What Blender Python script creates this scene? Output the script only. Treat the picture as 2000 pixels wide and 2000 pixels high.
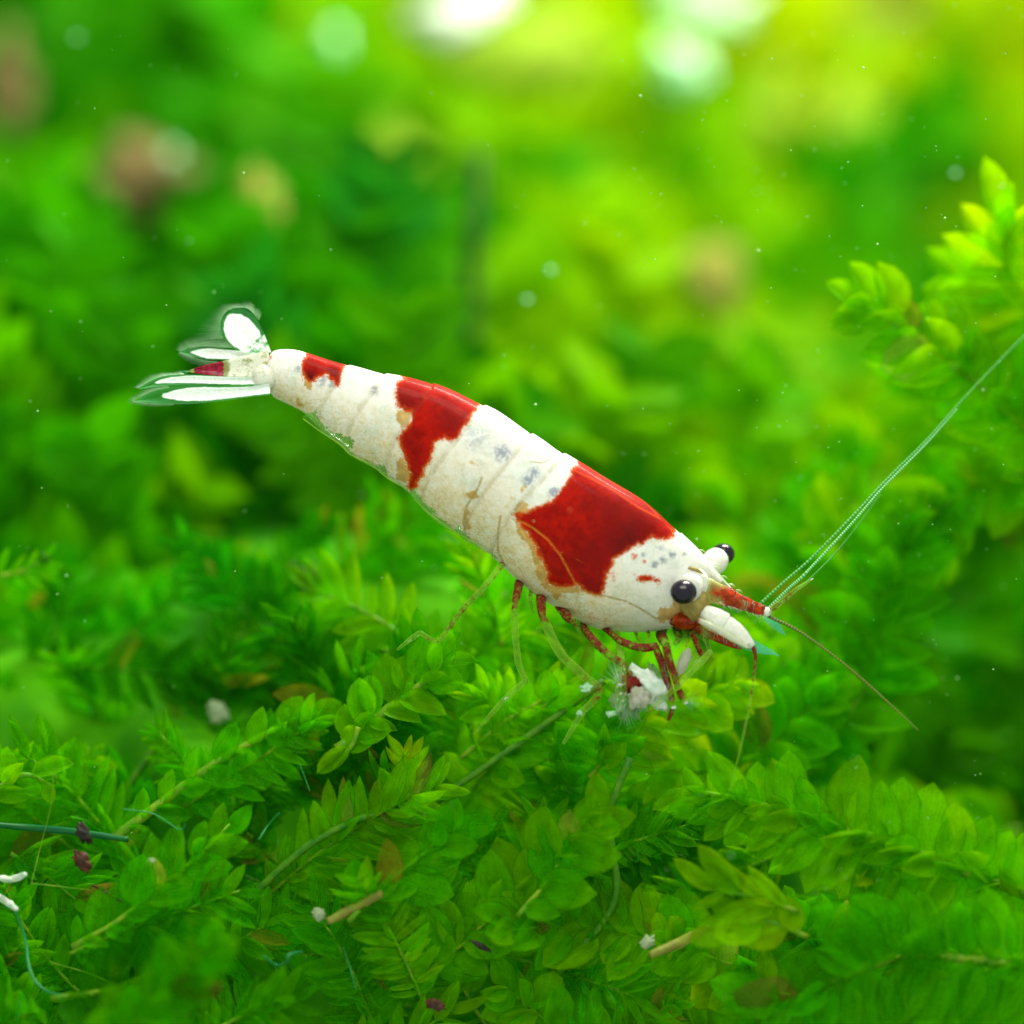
import bpy, math, random
import numpy as np
from mathutils import Vector, Matrix, noise
random.seed(7); np.random.seed(7)
for o in list(bpy.data.objects): bpy.data.objects.remove(o)
scene = bpy.context.scene
C = scene.collection
PI = math.pi
D = 30.0                                   # camera to shrimp; 200 photo pixels = 1 unit at y = 0

# ------------------------------------------------------------------ camera, world, lamps, exposure
cd = bpy.data.cameras.new('camera'); cam = bpy.data.objects.new('camera', cd); C.objects.link(cam)
cam.location = (0, -D, 0); cam.rotation_euler = (PI/2, 0, 0)
cd.sensor_width = 36; cd.lens = 108; cd.clip_start = .5; cd.clip_end = 400
cd.dof.use_dof = True; cd.dof.focus_distance = D - .12; cd.dof.aperture_fstop = .070; cd.dof.aperture_blades = 7
scene.camera = cam
w = bpy.data.worlds.new('World'); scene.world = w; w.use_nodes = True
w.node_tree.nodes['Background'].inputs[0].default_value = (.86, 1, .80, 1)
w.node_tree.nodes['Background'].inputs[1].default_value = .80
def area(name, loc, target, size, power, col):
    l = bpy.data.lights.new(name, 'AREA'); l.shape = 'RECTANGLE'; l.size = size[0]; l.size_y = size[1]; l.energy = power; l.color = col
    o = bpy.data.objects.new(name, l); C.objects.link(o); o.location = loc
    o.rotation_euler = (Vector(target) - Vector(loc)).to_track_quat('-Z', 'Y').to_euler()
    return o
area('front_key_light', (0, -11, 12), (0, .5, -.5), (12, 6), 2300, (1, .97, .88))  # added key light for the shrimp's near side, not a visible tank lamp
area('tank_lamp_back', (8, 8, 21), (1, 19, 6), (14, 5), 21000, (1, .97, .80))
scene.view_settings.view_transform = 'Standard'; scene.view_settings.look = 'None'
scene.view_settings.exposure = 0; scene.view_settings.gamma = 1
scene.render.engine = 'CYCLES'
scene.cycles.transparent_max_bounces = 24; scene.cycles.max_bounces = 8
scene.cycles.transmission_bounces = 6; scene.cycles.sample_clamp_indirect = 4

# ------------------------------------------------------------------ helpers
def V(px, py, y=0.0):
    k = (D + y)/D/200
    return Vector(((px - 1000)*k, y, (1000 - py)*k))
def tag(o, label=None, cat=None, group=None, kind=None):
    if label: o['label'] = label
    if cat: o['category'] = cat
    if group: o['group'] = group
    if kind: o['kind'] = kind
    return o
def empty(name, loc, **k):
    o = bpy.data.objects.new(name, None); C.objects.link(o); o.location = loc; o.empty_display_size = .1
    return tag(o, **k)
def link(name, me, parent=None, mat=None):
    o = bpy.data.objects.new(name, me); C.objects.link(o)
    if mat and not me.materials: me.materials.append(mat)
    if parent:
        o.parent = parent
        base = parent.matrix_basis.translation + (parent.parent.matrix_basis.translation if parent.parent else Vector())
        o.location = -base if parent.type == 'EMPTY' or parent.get('_w') else Vector()
    return o
def meshobj(name, verts, faces, mat, parent=None, attrs=None, smooth=True):
    """verts in world coordinates; child objects keep their origin at the parent's origin"""
    me = bpy.data.meshes.new(name)
    verts = [tuple(v) for v in verts] if not isinstance(verts, np.ndarray) else verts.tolist()
    me.from_pydata(verts, [], faces)
    if smooth: me.polygons.foreach_set('use_smooth', [True]*len(me.polygons))
    for k, a in (attrs or {}).items():
        a = np.asarray(a, dtype=np.float32)
        if a.ndim == 1:
            at = me.attributes.new(k, 'FLOAT', 'POINT'); at.data.foreach_set('value', a)
        else:
            at = me.attributes.new(k, 'FLOAT_COLOR', 'POINT'); at.data.foreach_set('color', a.ravel())
    me.materials.append(mat)
    o = bpy.data.objects.new(name, me); C.objects.link(o)
    if parent:
        o.parent = parent
        p = parent; off = Vector()
        while p: off += p.location; p = p.parent
        o.location = -off
    else:
        # origin at the centre of the mesh
        co = np.array(verts); c = co.mean(axis=0)
        me.vertices.foreach_set('co', (co - c).astype(np.float32).ravel()); o.location = c
    return o
def spline(pts, n):
    """Catmull-Rom through rows of pts (any number of columns) -> n rows"""
    P = np.array([list(p) for p in pts], dtype=float)
    if len(P) == 2: P = np.array([P[0], (P[0]+P[1])/2, P[1]])
    d = np.r_[0, np.cumsum(np.linalg.norm(np.diff(P[:, :3], axis=0), axis=1) + 1e-9)]
    Q = np.vstack([2*P[0]-P[1], P, 2*P[-1]-P[-2]])
    out = []
    for s in np.linspace(0, d[-1], n):
        i = min(max(int(np.searchsorted(d, s, side='right')) - 1, 0), len(P)-2)
        t = (s - d[i])/(d[i+1]-d[i]); a, b, c, e = Q[i], Q[i+1], Q[i+2], Q[i+3]
        out.append(.5*((2*b) + (-a+c)*t + (2*a-5*b+4*c-e)*t*t + (-a+3*b-3*c+e)*t**3))
    return np.array(out)
def tube_data(pts, radii, n=40, seg=10, flat=1.0, lump=0.0, extra=None):
    """pts: list of Vectors, radii per point; returns verts, faces, t per vertex, extra per vertex"""
    ex = extra if extra is not None else [0]*len(pts)
    S = spline([(p[0], p[1], p[2], r, e) for p, r, e in zip(pts, radii, ex)], n)
    P = S[:, :3]; R = np.maximum(S[:, 3], 1e-4); E = S[:, 4]
    T = np.gradient(P, axis=0); T /= np.linalg.norm(T, axis=1)[:, None] + 1e-9
    up = np.array([0, 1.0, 0]); verts = []; faces = []; tt = []; ee = []
    for i in range(n):
        u = up - T[i]*np.dot(up, T[i]); l = np.linalg.norm(u)
        u = u/l if l > 1e-3 else np.array([1.0, 0, 0])
        s = np.cross(T[i], u)
        for k in range(seg):
            a = 2*PI*k/seg
            r = R[i]*(1 + (lump*noise.noise(Vector(P[i]*9) + Vector((k*.7, 0, 0))) if lump else 0))
            verts.append(P[i] + s*math.cos(a)*r + u*math.sin(a)*r*flat); tt.append(i/(n-1)); ee.append(E[i])
    for i in range(n-1):
        for k in range(seg):
            a = i*seg+k; b = i*seg+(k+1) % seg
            faces.append((a, b, b+seg, a+seg))
    faces.append(tuple(range(seg))[::-1]); faces.append(tuple(range((n-1)*seg, n*seg)))
    return verts, faces, tt, ee
def tube(name, pts, radii, mat, parent=None, n=40, seg=10, flat=1.0, lump=0.0, extra=None, extra2=None):
    v, f, t, e = tube_data(pts, radii, n, seg, flat, lump, extra)
    return meshobj(name, v, f, mat, parent, {'pig': e, 'along': t})
def blob(name, c, r, mat, parent=None, lump=.25, freq=2.5, nu=20, nv=12, rot=None, seed=0, attrs=None):
    """uneven lump: a sphere pushed about by noise"""
    verts = []; faces = []
    for j in range(nv+1):
        for i in range(nu):
            th = PI*j/nv; ph = 2*PI*i/nu
            d = Vector((math.sin(th)*math.cos(ph), math.sin(th)*math.sin(ph), math.cos(th)))
            k = 1 + lump*(noise.noise(d*freq + Vector((seed*3.7, 0, 0))) + .5*noise.noise(d*freq*2.7 + Vector((0, seed*2.1, 0))))
            p = Vector((d.x*r[0]*k, d.y*r[1]*k, d.z*r[2]*k))
            if rot: p.rotate(rot)
            verts.append(Vector(c) + p)
    for j in range(nv):
        for i in range(nu):
            a = j*nu+i; b = j*nu+(i+1) % nu
            faces.append((a, b, b+nu, a+nu))
    return meshobj(name, verts, faces, mat, parent, attrs)

class N:
    """small node-tree builder"""
    def __init__(s, name):
        s.m = bpy.data.materials.new(name); s.m.use_nodes = True; s.t = s.m.node_tree; s.t.nodes.clear()
        s.out = s.t.nodes.new('ShaderNodeOutputMaterial')
    def n(s, typ, ins=None, **props):
        nd = s.t.nodes.new('ShaderNode'+typ)
        for k, v in props.items(): setattr(nd, k, v)
        for k, v in (ins or {}).items(): s.set(nd.inputs[k], v)
        return nd
    def set(s, sock, v):
        if hasattr(v, 'is_output'): s.t.links.new(v, sock)
        elif isinstance(v, (tuple, list)) and len(v) == 3 and sock.type == 'RGBA': sock.default_value = (*v, 1)
        else: sock.default_value = v
    def math(s, op, a, b=0.0, c=0.0, clamp=False):
        nd = s.t.nodes.new('ShaderNodeMath'); nd.operation = op; nd.use_clamp = clamp
        s.set(nd.inputs[0], a); s.set(nd.inputs[1], b); s.set(nd.inputs[2], c); return nd.outputs[0]
    def step(s, x, lo, hi, a=0.0, b=1.0):
        nd = s.t.nodes.new('ShaderNodeMapRange'); nd.interpolation_type = 'SMOOTHSTEP'
        for i, v in enumerate((x, lo, hi, a, b)): s.set(nd.inputs[i], v)
        return nd.outputs[0]
    def mix(s, f, a, b, blend='MIX'):
        nd = s.t.nodes.new('ShaderNodeMix'); nd.data_type = 'RGBA'; nd.blend_type = blend
        s.set(nd.inputs[0], f); s.set(nd.inputs[6], a); s.set(nd.inputs[7], b); return nd.outputs[2]
    def noise(s, scale, detail=3, vec=None, rough=.55, dist=0.0):
        nd = s.n('TexNoise', {'Scale': scale, 'Detail': detail, 'Roughness': rough, 'Distortion': dist})
        s.set(nd.inputs['Vector'], vec if vec is not None else s.obj()); return nd.outputs[0]
    def obj(s): return s.n('TexCoord').outputs['Object']
    def attr(s, name): return s.n('Attribute', attribute_name=name).outputs['Fac']
    def bump(s, h, strength=.3, dist=.02):
        return s.n('Bump', {'Height': h, 'Strength': strength, 'Distance': dist}).outputs[0]
    def done(s, sh):
        s.t.links.new(sh, s.out.inputs[0]); return s.m
def px2(o, sc, off): return [(off[0]+x*sc, off[1]+y*sc) for x, y in o]
Z1 = lambda L: px2(L, .3106, (250, 580))
Z2 = lambda L: px2(L, .2588, (750, 700))
Z3 = lambda L: px2(L, .2847, (1000, 850))
Z4 = lambda L: px2(L, .3623, (750, 1080))
def sdist(pts, poly):
    """signed distance (positive inside) from points (n,2) to a polygon"""
    P = np.array(poly, float); n = len(P); d = np.full(len(pts), 1e9); ins = np.zeros(len(pts), bool)
    for i in range(n):
        a = P[i]; b = P[(i+1) % n]; ab = b-a; ap = pts-a
        t = np.clip((ap@ab)/max(ab@ab, 1e-9), 0, 1); d = np.minimum(d, np.linalg.norm(ap-t[:, None]*ab, axis=1))
        c = ((a[1] > pts[:, 1]) != (b[1] > pts[:, 1]))
        with np.errstate(divide='ignore', invalid='ignore'):
            xi = (b[0]-a[0])*(pts[:, 1]-a[1])/(b[1]-a[1]+1e-12)+a[0]
        ins ^= c & (pts[:, 0] < xi)
    return np.where(ins, d, -d)
def ldist(pts, line):
    P = np.array(line, float); d = np.full(len(pts), 1e9)
    for a, b in zip(P[:-1], P[1:]):
        ab = b-a; ap = pts-a; t = np.clip((ap@ab)/max(ab@ab, 1e-9), 0, 1)
        d = np.minimum(d, np.linalg.norm(ap-t[:, None]*ab, axis=1))
    return d
def blobs(pts, lst):
    out = np.zeros(len(pts))
    for x, y, r, k in lst: out = np.maximum(out, k*np.exp(-(((pts-np.array((x, y)))/r)**2).sum(axis=1)))
    return out

# ------------------------------------------------------------------ materials
def leaf_material(name, source):
    m = N(name)
    if source == 'object': col = m.n('ObjectInfo').outputs['Color']
    else: col = m.n('Attribute', attribute_name='tint').outputs['Color']
    if source == 'object':
        co = m.obj(); rnd = m.n('ObjectInfo').outputs['Random']
        mp = m.n('Mapping', {'Scale': (9, 1.2, 1)}); m.set(mp.inputs[0], co)
        off = m.n('CombineXYZ'); m.set(off.inputs[0], m.math('MULTIPLY', rnd, 50)); m.set(mp.inputs['Location'], off.outputs[0])
        st = m.noise(3.2, 3, mp.outputs[0]); blot = m.noise(2.4, 3, m.n('VectorMath', {0: co, 1: off.outputs[0]}, operation='ADD').outputs[0])
        cell = m.n('TexVoronoi', {'Scale': 34}); m.set(cell.inputs['Vector'], co)
        k = m.math('ADD', m.math('MULTIPLY', st, .7), .62)
        k = m.math('MULTIPLY', k, m.step(cell.outputs['Distance'], .0, .7, 1.08, .86))
        k = m.math('MULTIPLY', k, m.step(blot, .3, .7, .8, 1.2))
        e = m.attr('edge')
        k = m.math('MULTIPLY', k, m.step(e, .82, 1.0, 1.0, .6))
        col = m.mix(1.0, col, m.n('CombineColor', {0: k, 1: k, 2: k}).outputs[0], 'MULTIPLY')
        col = m.mix(m.step(blot, .58, .8, 0, .35), col, (.30, .42, .0))
        bmp = m.bump(st, .35, .04)
        tr = .44
    else:
        bmp = None; tr = .12
    d = m.n('BsdfDiffuse', {'Color': col}); t = m.n('BsdfTranslucent', {'Color': m.mix(1.0, col, (1.5, 1.25, .6), 'MULTIPLY')})
    g = m.n('BsdfGlossy', {'Color': (.30, .9, .15), 'Roughness': .38})
    if bmp is not None:
        for x in (d, g): m.set(x.inputs['Normal'], bmp)
    a = m.n('MixShader', {0: .6, 1: d.outputs[0], 2: t.outputs[0]})
    fr = m.n('Fresnel', {'IOR': 1.18}).outputs[0]
    b = m.n('MixShader', {0: fr, 1: a.outputs[0], 2: g.outputs[0]})
    c = m.n('MixShader', {0: tr, 1: b.outputs[0], 2: m.n('BsdfTransparent', {'Color': (.68, 1, .25)}).outputs[0]})
    return m.done(c.outputs[0])
M = {}
M['leaf'] = leaf_material('moss_leaf', 'object')
M['mass'] = leaf_material('moss_mass', 'attr')
def simple(name, c1, c2, scale, rough=.6, trans=0.0, alpha=1.0, spec=.4, bump=.2, sss=0):
    m = N(name); nz = m.noise(scale, 5)
    col = m.mix(m.step(nz, .35, .65), c1, c2)
    p = m.n('BsdfPrincipled', {'Base Color': col, 'Roughness': rough, 'Specular IOR Level': spec, 'Alpha': alpha})
    if bump: m.set(p.inputs['Normal'], m.bump(nz, bump, .05))
    if sss: p.inputs['Subsurface Weight'].default_value = sss; p.inputs['Subsurface Radius'].default_value = (.12, .1, .07)
    if trans:
        t = m.n('BsdfTranslucent', {'Color': col}); return m.done(m.n('MixShader', {0: trans, 1: p.outputs[0], 2: t.outputs[0]}).outputs[0])
    return m.done(p.outputs[0])
M['stem'] = simple('moss_stem', (.10, .34, .0), (.26, .45, .01), 7, .5, .35)
M['stem_dark'] = simple('moss_stem_dark', (.03, .2, .0), (.10, .30, .0), 7, .5, .3)
M['stem_brown'] = simple('dead_stem', (.30, .36, .03), (.20, .20, .03), 4, .6, .2)
M['bed'] = simple('bed_moss_film', (.012, .13, .0), (.06, .28, .0), .7, .9, 0, 1, .1, .3)
M['brown'] = simple('brown_debris', (.018, .008, .003), (.006, .003, .002), 9, .6)
M['rust'] = simple('rusty_debris', (.10, .018, .004), (.03, .008, .003), 9, .6)
M['tan'] = simple('tan_leaf', (.26, .29, .02), (.20, .20, .03), 2, .8, .3)
M['olive'] = simple('pale_olive', (.17, .33, .0), (.24, .36, .01), 2, .8, .4)
M['dead'] = simple('dead_brown_leaf', (.15, .11, .03), (.09, .07, .02), 2, .9, .15)
M['white'] = simple('white_scrap_highlight', (.85, .86, .8), (.55, .72, .6), 6, .4, .3, 1, .5)
M['mint'] = simple('mint_scrap_highlight', (.35, .72, .38), (.6, .88, .62), 5, .4, .4)
M['teal'] = simple('teal_thread', (.02, .30, .07), (.05, .36, .12), 8, .4, .4)
M['teal_dark'] = simple('teal_leaf', (.0, .11, .05), (.0, .16, .02), 2, .5, .3)
M['dark_stem'] = simple('dark_stem', (.01, .06, .0), (.02, .09, .0), 5, .8, .1)
M['speck'] = simple('speck', (.35, .75, .3), (.55, .75, .4), 5, .6, .4)

# ------------------------------------------------------------------ the bed: a slope of silt under the moss
def boundary(px):
    return np.interp(px, [-600, 0, 300, 600, 900, 1200, 1400, 1560, 1700, 2000, 2600], [1080, 1100, 1090, 1010, 1020, 1150, 1250, 1330, 1520, 1640, 1700])
def ysurf(px, py):
    d = py - boundary(px)
    if d >= 0: return 3.6*math.exp(-d/150) + .45 - .8*min(d, 1400)/900
    return 4.05 + 12*(1 - math.exp(d/75)) + 12*(-d/1300)
GX = np.arange(-900, 2901, 50); GY = np.arange(-1300, 2901, 50)
bv = []; bf = []
for j, gy in enumerate(GY):
    for i, gx in enumerate(GX):
        y = ysurf(gx, gy) + 1.3 + 1.0*noise.noise(Vector((gx*.004, gy*.004, 2)))
        bv.append(V(gx, gy, y))
nx = len(GX)
for j in range(len(GY)-1):
    for i in range(nx-1):
        a = j*nx+i; bf.append((a, a+1, a+nx+1, a+nx))
bed = meshobj('ground', bv, bf, M['bed'])
tag(bed, 'dark green silted slope of the tank bed under the moss', kind='structure')

# ------------------------------------------------------------------ leaves
def leaf_mesh(name, wid, cup, curl, tip=1.0, wave=0.0, rows=7, fold=0.0):
    cols = [-1, -.84, 0, .84, 1]; v = []; e = []; f = []
    for j in range(rows):
        t = j/(rows-1)
        pw = math.sin(PI*min(1, t**.92))**.62 if t < 1 else 0
        wv = wid*.5*(pw*(1-.12*t) + .10*(1-t))
        if t == 1: wv = .002
        for c in cols:
            x = c*wv
            z = cup*(abs(c)**1.6)*wv + curl*t*t + wave*math.sin(t*7+c*2)*.5*wid*abs(c) + fold*c*wv
            v.append((x, t, z)); e.append(max(abs(c), min(1, max(0, (t-.86)/.12))))
    n = len(cols)
    for j in range(rows-1):
        for i in range(n-1):
            a = j*n+i; f.append((a, a+1, a+n+1, a+n))
    me = bpy.data.meshes.new(name); me.from_pydata(v, [], f)
    me.polygons.foreach_set('use_smooth', [True]*len(me.polygons))
    at = me.attributes.new('edge', 'FLOAT', 'POINT'); at.data.foreach_set('value', np.array(e, dtype=np.float32))
    me.materials.append(M['leaf']); return me
BROAD = [leaf_mesh('leaf_broad', wd, cu, cl, wave=wa, fold=fo) for wd, cu, cl, wa, fo in
         ((.64, .5, .10, .03, 0), (.58, .9, -.12, .04, .1), (.70, .35, .2, .05, -.1), (.52, 1.2, .05, .02, .2), (.60, -.5, .15, .04, .1))]
SLIM = [leaf_mesh('leaf_slim', wd, cu, cl, wave=wa, fold=fo) for wd, cu, cl, wa, fo in
        ((.27, .9, .10, .02, 0), (.33, .6, -.15, .03, .2), (.23, 1.2, .22, .03, 0), (.38, .5, .12, .04, -.2), (.30, .3, -.25, .05, .3), (.36, .8, .2, .03, .1))]
def jitter(c, a):
    k = 1 + random.uniform(-a, a); h = random.uniform(-.12, .25)
    return (max(0, c[0]*k*(1+h*2.2)), c[1]*k, c[2]*k*(1-h))
nleaf = 0
def frond(pts, label, col, L=.45, style='broad', gap=.5, ang=62, stem_r=.03, group=None, name='moss_frond', mat=None,
          facing=.17, front=.14, tipcol=None, bend=0.0):
    """pts: world Vectors base -> tip. An Empty at the base, a stem and separate leaves."""
    global nleaf
    base = Vector(pts[0])
    root = empty(name, base, label=label, cat='moss', group=group)
    S = spline(pts, 60); seg = np.r_[0, np.cumsum(np.linalg.norm(np.diff(S, axis=0), axis=1))]; tot = seg[-1]
    tube('stem', pts, [stem_r*(1-.55*i/(len(pts)-1)) for i in range(len(pts))], mat or M['stem'], root, n=16, seg=7, lump=.25)
    meshes = BROAD if style == 'broad' else SLIM
    step = L*gap*(.62 if style == 'broad' else .5)
    s = step*.4; side = 1
    tiltn = Vector((random.uniform(-.3, .3), -1, random.uniform(-.1, .45))).normalized()
    meshes = random.sample(meshes, 3)
    while s < tot - .02:
        i = min(int(np.searchsorted(seg, s)), 58); p = Vector(S[i]); t = (Vector(S[min(i+1, 59)]) - Vector(S[max(i-1, 0)])).normalized()
        n = (tiltn - t*tiltn.dot(t)).normalized(); sd = t.cross(n).normalized()
        u = s/tot
        kinds = [side]
        if random.random() < front: kinds.append(0)
        for kd in kinds:
            if kd and random.random() < .05: continue
            a = math.radians(ang*(1-.55*u**3) + random.uniform(-13, 13))
            l = L*random.choice((random.uniform(.85, 1.15), random.uniform(.6, 1.1)))*(.72 + .5*math.sin(PI*min(1, .12+u*.82)))
            if kd == 0:
                a2 = random.uniform(-.6, .6); dr = (t*math.cos(a2) + sd*math.sin(a2) + n*random.uniform(.2, .7)).normalized(); l *= .72
                nn = (n + sd*random.uniform(-.6, .6) - t*.5).normalized()
            else:
                dr = (t*math.cos(a) + sd*kd*math.sin(a) + n*random.uniform(-.14, .2)).normalized()
                nn = (n + sd*random.uniform(-facing, facing)*1.3 + t*random.uniform(-facing, facing)).normalized()
            xx = dr.cross(nn).normalized(); zz = xx.cross(dr).normalized()
            wv = random.uniform(.82, 1.15)
            mt = Matrix((xx*l*wv, dr*l, zz*l)).transposed().to_4x4(); mt.translation = p - base + n*.5*stem_r
            o = bpy.data.objects.new('leaf', random.choice(meshes)); C.objects.link(o); o.parent = root; o.matrix_basis = mt
            c = jitter(col, .24)
            if tipcol and u > .75: c = tuple(c[q]*(1-(u-.75)*2.5) + tipcol[q]*(u-.75)*2.5 for q in range(3))
            if random.random() < .03: c = random.choice(((.30, .27, .02), (.20, .15, .03), (.36, .45, .05)))
            o.color = (*c, 1); nleaf += 1
        s += step*random.uniform(.85, 1.15)*.5; side = -side
    return root

# ------------------------------------------------------------------ shrimp
# stations along the trunk: dorsal and ventral outline points (photo pixels)
ST = [((521, 692), (523, 770)), ((545, 684), (545, 780)), ((575, 684), (567, 790)), ((600, 690), (590, 803)), ((640, 703), (613, 824)), ((675, 713), (635, 845)),
      ((712, 722), (661, 866)), ((747, 731), (688, 888)), ((793, 738), (728, 910)), ((838, 749), (765, 935)),
      ((884, 765), (797, 957)), ((939, 791), (832, 995)), ((978, 809), (872, 1028)), ((1030, 844), (915, 1053)),
      ((1062, 863), (945, 1073)), ((1094, 884), (972, 1090)), ((1143, 910), (1007, 1126)), ((1190, 938), (1052, 1163)),
      ((1239, 967), (1105, 1194)), ((1273, 992), (1160, 1224)), ((1310, 1027), (1215, 1232)), ((1345, 1058), (1265, 1233)),
      ((1374, 1085), (1312, 1226)), ((1390, 1106), (1345, 1212)), ((1399, 1122), (1368, 1190))]
ROLL = math.radians(30)
NR, NA = 600, 240
rows = [((t[0]+b[0])/2, (t[1]+b[1])/2, 0, t[0], t[1], b[0], b[1]) for t, b in ST]
S = spline(rows, NR)
cen = S[:, :2]
def joint_index(px):            # ring whose dorsal point has this x
    return int(np.argmin(abs(S[:, 3]-px)))
joints = [joint_index(p) for p in (675, 747, 838, 939, 1030, 1094)]
th = np.linspace(0, 2*PI, NA, endpoint=False)
bv = np.zeros((NR, NA, 3)); body_px = np.zeros((NR, NA, 2)); low = np.zeros((NR, NA))
def body_point(i, a, lift=1.0):
    T = np.array((S[i, 3], S[i, 4])); B = np.array((S[i, 5], S[i, 6])); c = (T+B)/2
    d = T-B; h = np.linalg.norm(d)/2/200; p = np.array((d[0], -d[1])); p = p/np.linalg.norm(p)
    aa = h/math.sqrt(math.cos(ROLL)**2 + .38*math.sin(ROLL)**2); bb = .64*aa
    ca, sa = math.cos(a), math.sin(a)
    # egg shape: narrower ridge above, straight plates below
    ww = bb*(1 - .16*max(0, ca)**2 + .06*max(0, -ca))
    sa2 = math.copysign(abs(sa)**.9, sa)
    k = lift
    # shingled segments: every plate ends in a small step on its tail side
    bow = 10*(sa*sa) - 7*ca
    ii = i + bow
    if ii < joints[-1]+40:
        for q in range(len(joints)):
            jn = joints[q]
            if q == len(joints)-1: rng = 46
            else: rng = joints[q+1]-jn
            u = (ii-jn)/rng
            if 0 <= u < 1: k *= 1 + .026*(1-u)**1.6
            if -7 < ii-jn < 0: k *= 1 - .014*(1+(ii-jn)/7)
    x = c[0]/200 - 5; z = 5 - c[1]/200
    d3 = np.array((p[0]*math.cos(ROLL), -math.sin(ROLL), p[1]*math.cos(ROLL)))
    l3 = np.array((p[0]*math.sin(ROLL), math.cos(ROLL), p[1]*math.sin(ROLL)))
    return np.array((x, 0, z)) + (d3*ca*aa + l3*sa2*ww)*k
for i in range(NR):
    for j in range(NA):
        v = body_point(i, th[j])
        if i > NR-26:                       # round the front off
            q = (i-(NR-26))/25; c = body_point(i, 0)*.5 + body_point(i, PI)*.5
            v = c + (v-c)*math.sqrt(max(0, 1-q**2.6))
        if i < 10:
            q = (10-i)/10; c = body_point(i, 0)*.5 + body_point(i, PI)*.5; v = c + (v-c)*math.sqrt(1-.6*q*q)
        bv[i, j] = v
mirror = bv.copy()
for j in range(NA):
    if math.sin(th[j]) > 0: mirror[:, j] = bv[:, (NA-j) % NA]
body_px[..., 0] = 1000 + 200*mirror[..., 0]*D/(D+mirror[..., 1]); body_px[..., 1] = 1000 - 200*mirror[..., 2]*D/(D+mirror[..., 1])
P2 = body_px.reshape(-1, 2)
red1 = Z3([(400, 235), (480, 180), (700, 250), (900, 370), (1020, 460), (1150, 600), (1112, 690), (1060, 715), (1000, 715), (965, 700), (900, 745), (840, 770), (770, 810),
           (700, 850), (685, 900), (650, 960), (640, 1040), (610, 1105), (560, 1100), (500, 1070), (440, 1020), (430, 1035), (330, 1045), (240, 1020),
           (250, 960), (230, 900), (180, 820), (150, 740), (90, 650), (10, 550), (100, 525), (190, 480), (270, 450), (300, 420), (360, 340), (400, 270)])
red2 = Z2([(100, 180), (180, 120), (340, 130), (540, 190), (750, 310), (690, 400), (640, 470), (590, 540), (560, 600), (510, 630), (460, 600), (380, 630), (370, 700),
           (350, 760), (310, 830), (280, 900), (240, 970), (205, 1000), (180, 960), (195, 880), (170, 790), (140, 690), (100, 600), (130, 550), (200, 480),
           (210, 400), (100, 380), (85, 300), (80, 250)])
red3 = Z1([(1095, 400), (1130, 340), (1250, 340), (1380, 400), (1340, 480), (1320, 560), (1290, 520), (1240, 490), (1150, 540), (1110, 520), (1095, 450)])
red4 = Z3([(1100, 1345), (1120, 1250), (1190, 1230), (1300, 1270), (1260, 1330), (1180, 1350)])
red5 = Z3([(870, 972), (940, 968), (1010, 990), (1015, 1012), (940, 1000), (875, 1002)])
redd = np.max([sdist(P2, r) for r in (red1, red2, red3, red4, red5)], axis=0)
och = [Z3([(20, 590), (100, 660), (180, 780), (225, 900), (250, 1010), (420, 1040), (480, 1075), (350, 1090), (300, 1130), (200, 1010), (150, 880), (130, 760), (50, 690)]),
       Z3([(0, 540), (60, 455), (105, 470), (120, 530), (60, 560)]),
       Z3([(1110, 1110), (1290, 1050), (1330, 1130), (1350, 1210), (1270, 1200), (1150, 1250), (1010, 1290), (990, 1220), (1020, 1180), (1100, 1170)]),
       Z2([(90, 380), (215, 400), (200, 480), (140, 560), (100, 470)]), Z2([(110, 700), (170, 790), (200, 880), (170, 940), (110, 930), (85, 880), (110, 800)]),
       Z2([(640, 775), (665, 755), (700, 815), (650, 805)]), Z2([(620, 1030), (690, 1000), (700, 1040), (660, 1075)]), Z2([(600, 1190), (640, 1120), (640, 1230), (650, 1330), (610, 1280)]),
       Z2([(1020, 1000), (1045, 955), (1075, 965), (1040, 1010)]), Z2([(940, 1060), (990, 1030), (980, 1060)]), Z2([(980, 1170), (1070, 1085), (1060, 1170), (1030, 1190)]),
       Z1([(1095, 470), (1110, 560), (1150, 590), (1160, 540)]), Z1([(1050, 650), (1080, 690), (1110, 700), (1075, 640)])]
ochd = np.max([sdist(P2, r) for r in och], axis=0)
line = np.min([ldist(P2, Z3([(0, 575), (80, 600), (150, 640), (240, 710), (330, 820), (400, 950), (450, 1050), (560, 1095), (640, 1105), (780, 1140), (880, 1190), (990, 1260)])),
               ldist(P2, Z2([(880, 1190), (860, 1300), (860, 1450), (900, 1540)])), ldist(P2, Z2([(740, 900), (700, 1000), (620, 1120), (600, 1240), (620, 1330)])),
               ldist(P2, Z3([(340, 800), (480, 870), (630, 950)]))*2.2 + 1.2, ldist(P2, Z1([(850, 520), (880, 560), (895, 620)])),
               ldist(P2, Z2([(1100, 780), (1200, 790), (1330, 712)])) + 1], axis=0)
ridge = ldist(P2, Z3([(380, 220), (520, 285), (700, 380), (860, 490), (1050, 590), (1130, 700)]))
b1 = Z2([(890, 715)]) + Z2([(1130, 870)]) + Z2([(1085, 920)]) + Z2([(700, 590)]) + Z2([(790, 610)]) + Z1([(1285, 540)]) + Z1([(1550, 590)]) + Z1([(1215, 520)]) + Z3([(1100, 820)]) + Z3([(1035, 858)]) + Z3([(1015, 780)]) + Z3([(980, 890)]) + Z3([(905, 820)]) + Z3([(290, 395)]) + Z1([(1075, 450)]) + Z2([(660, 640)]) + Z3([(1185, 815)])
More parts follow.
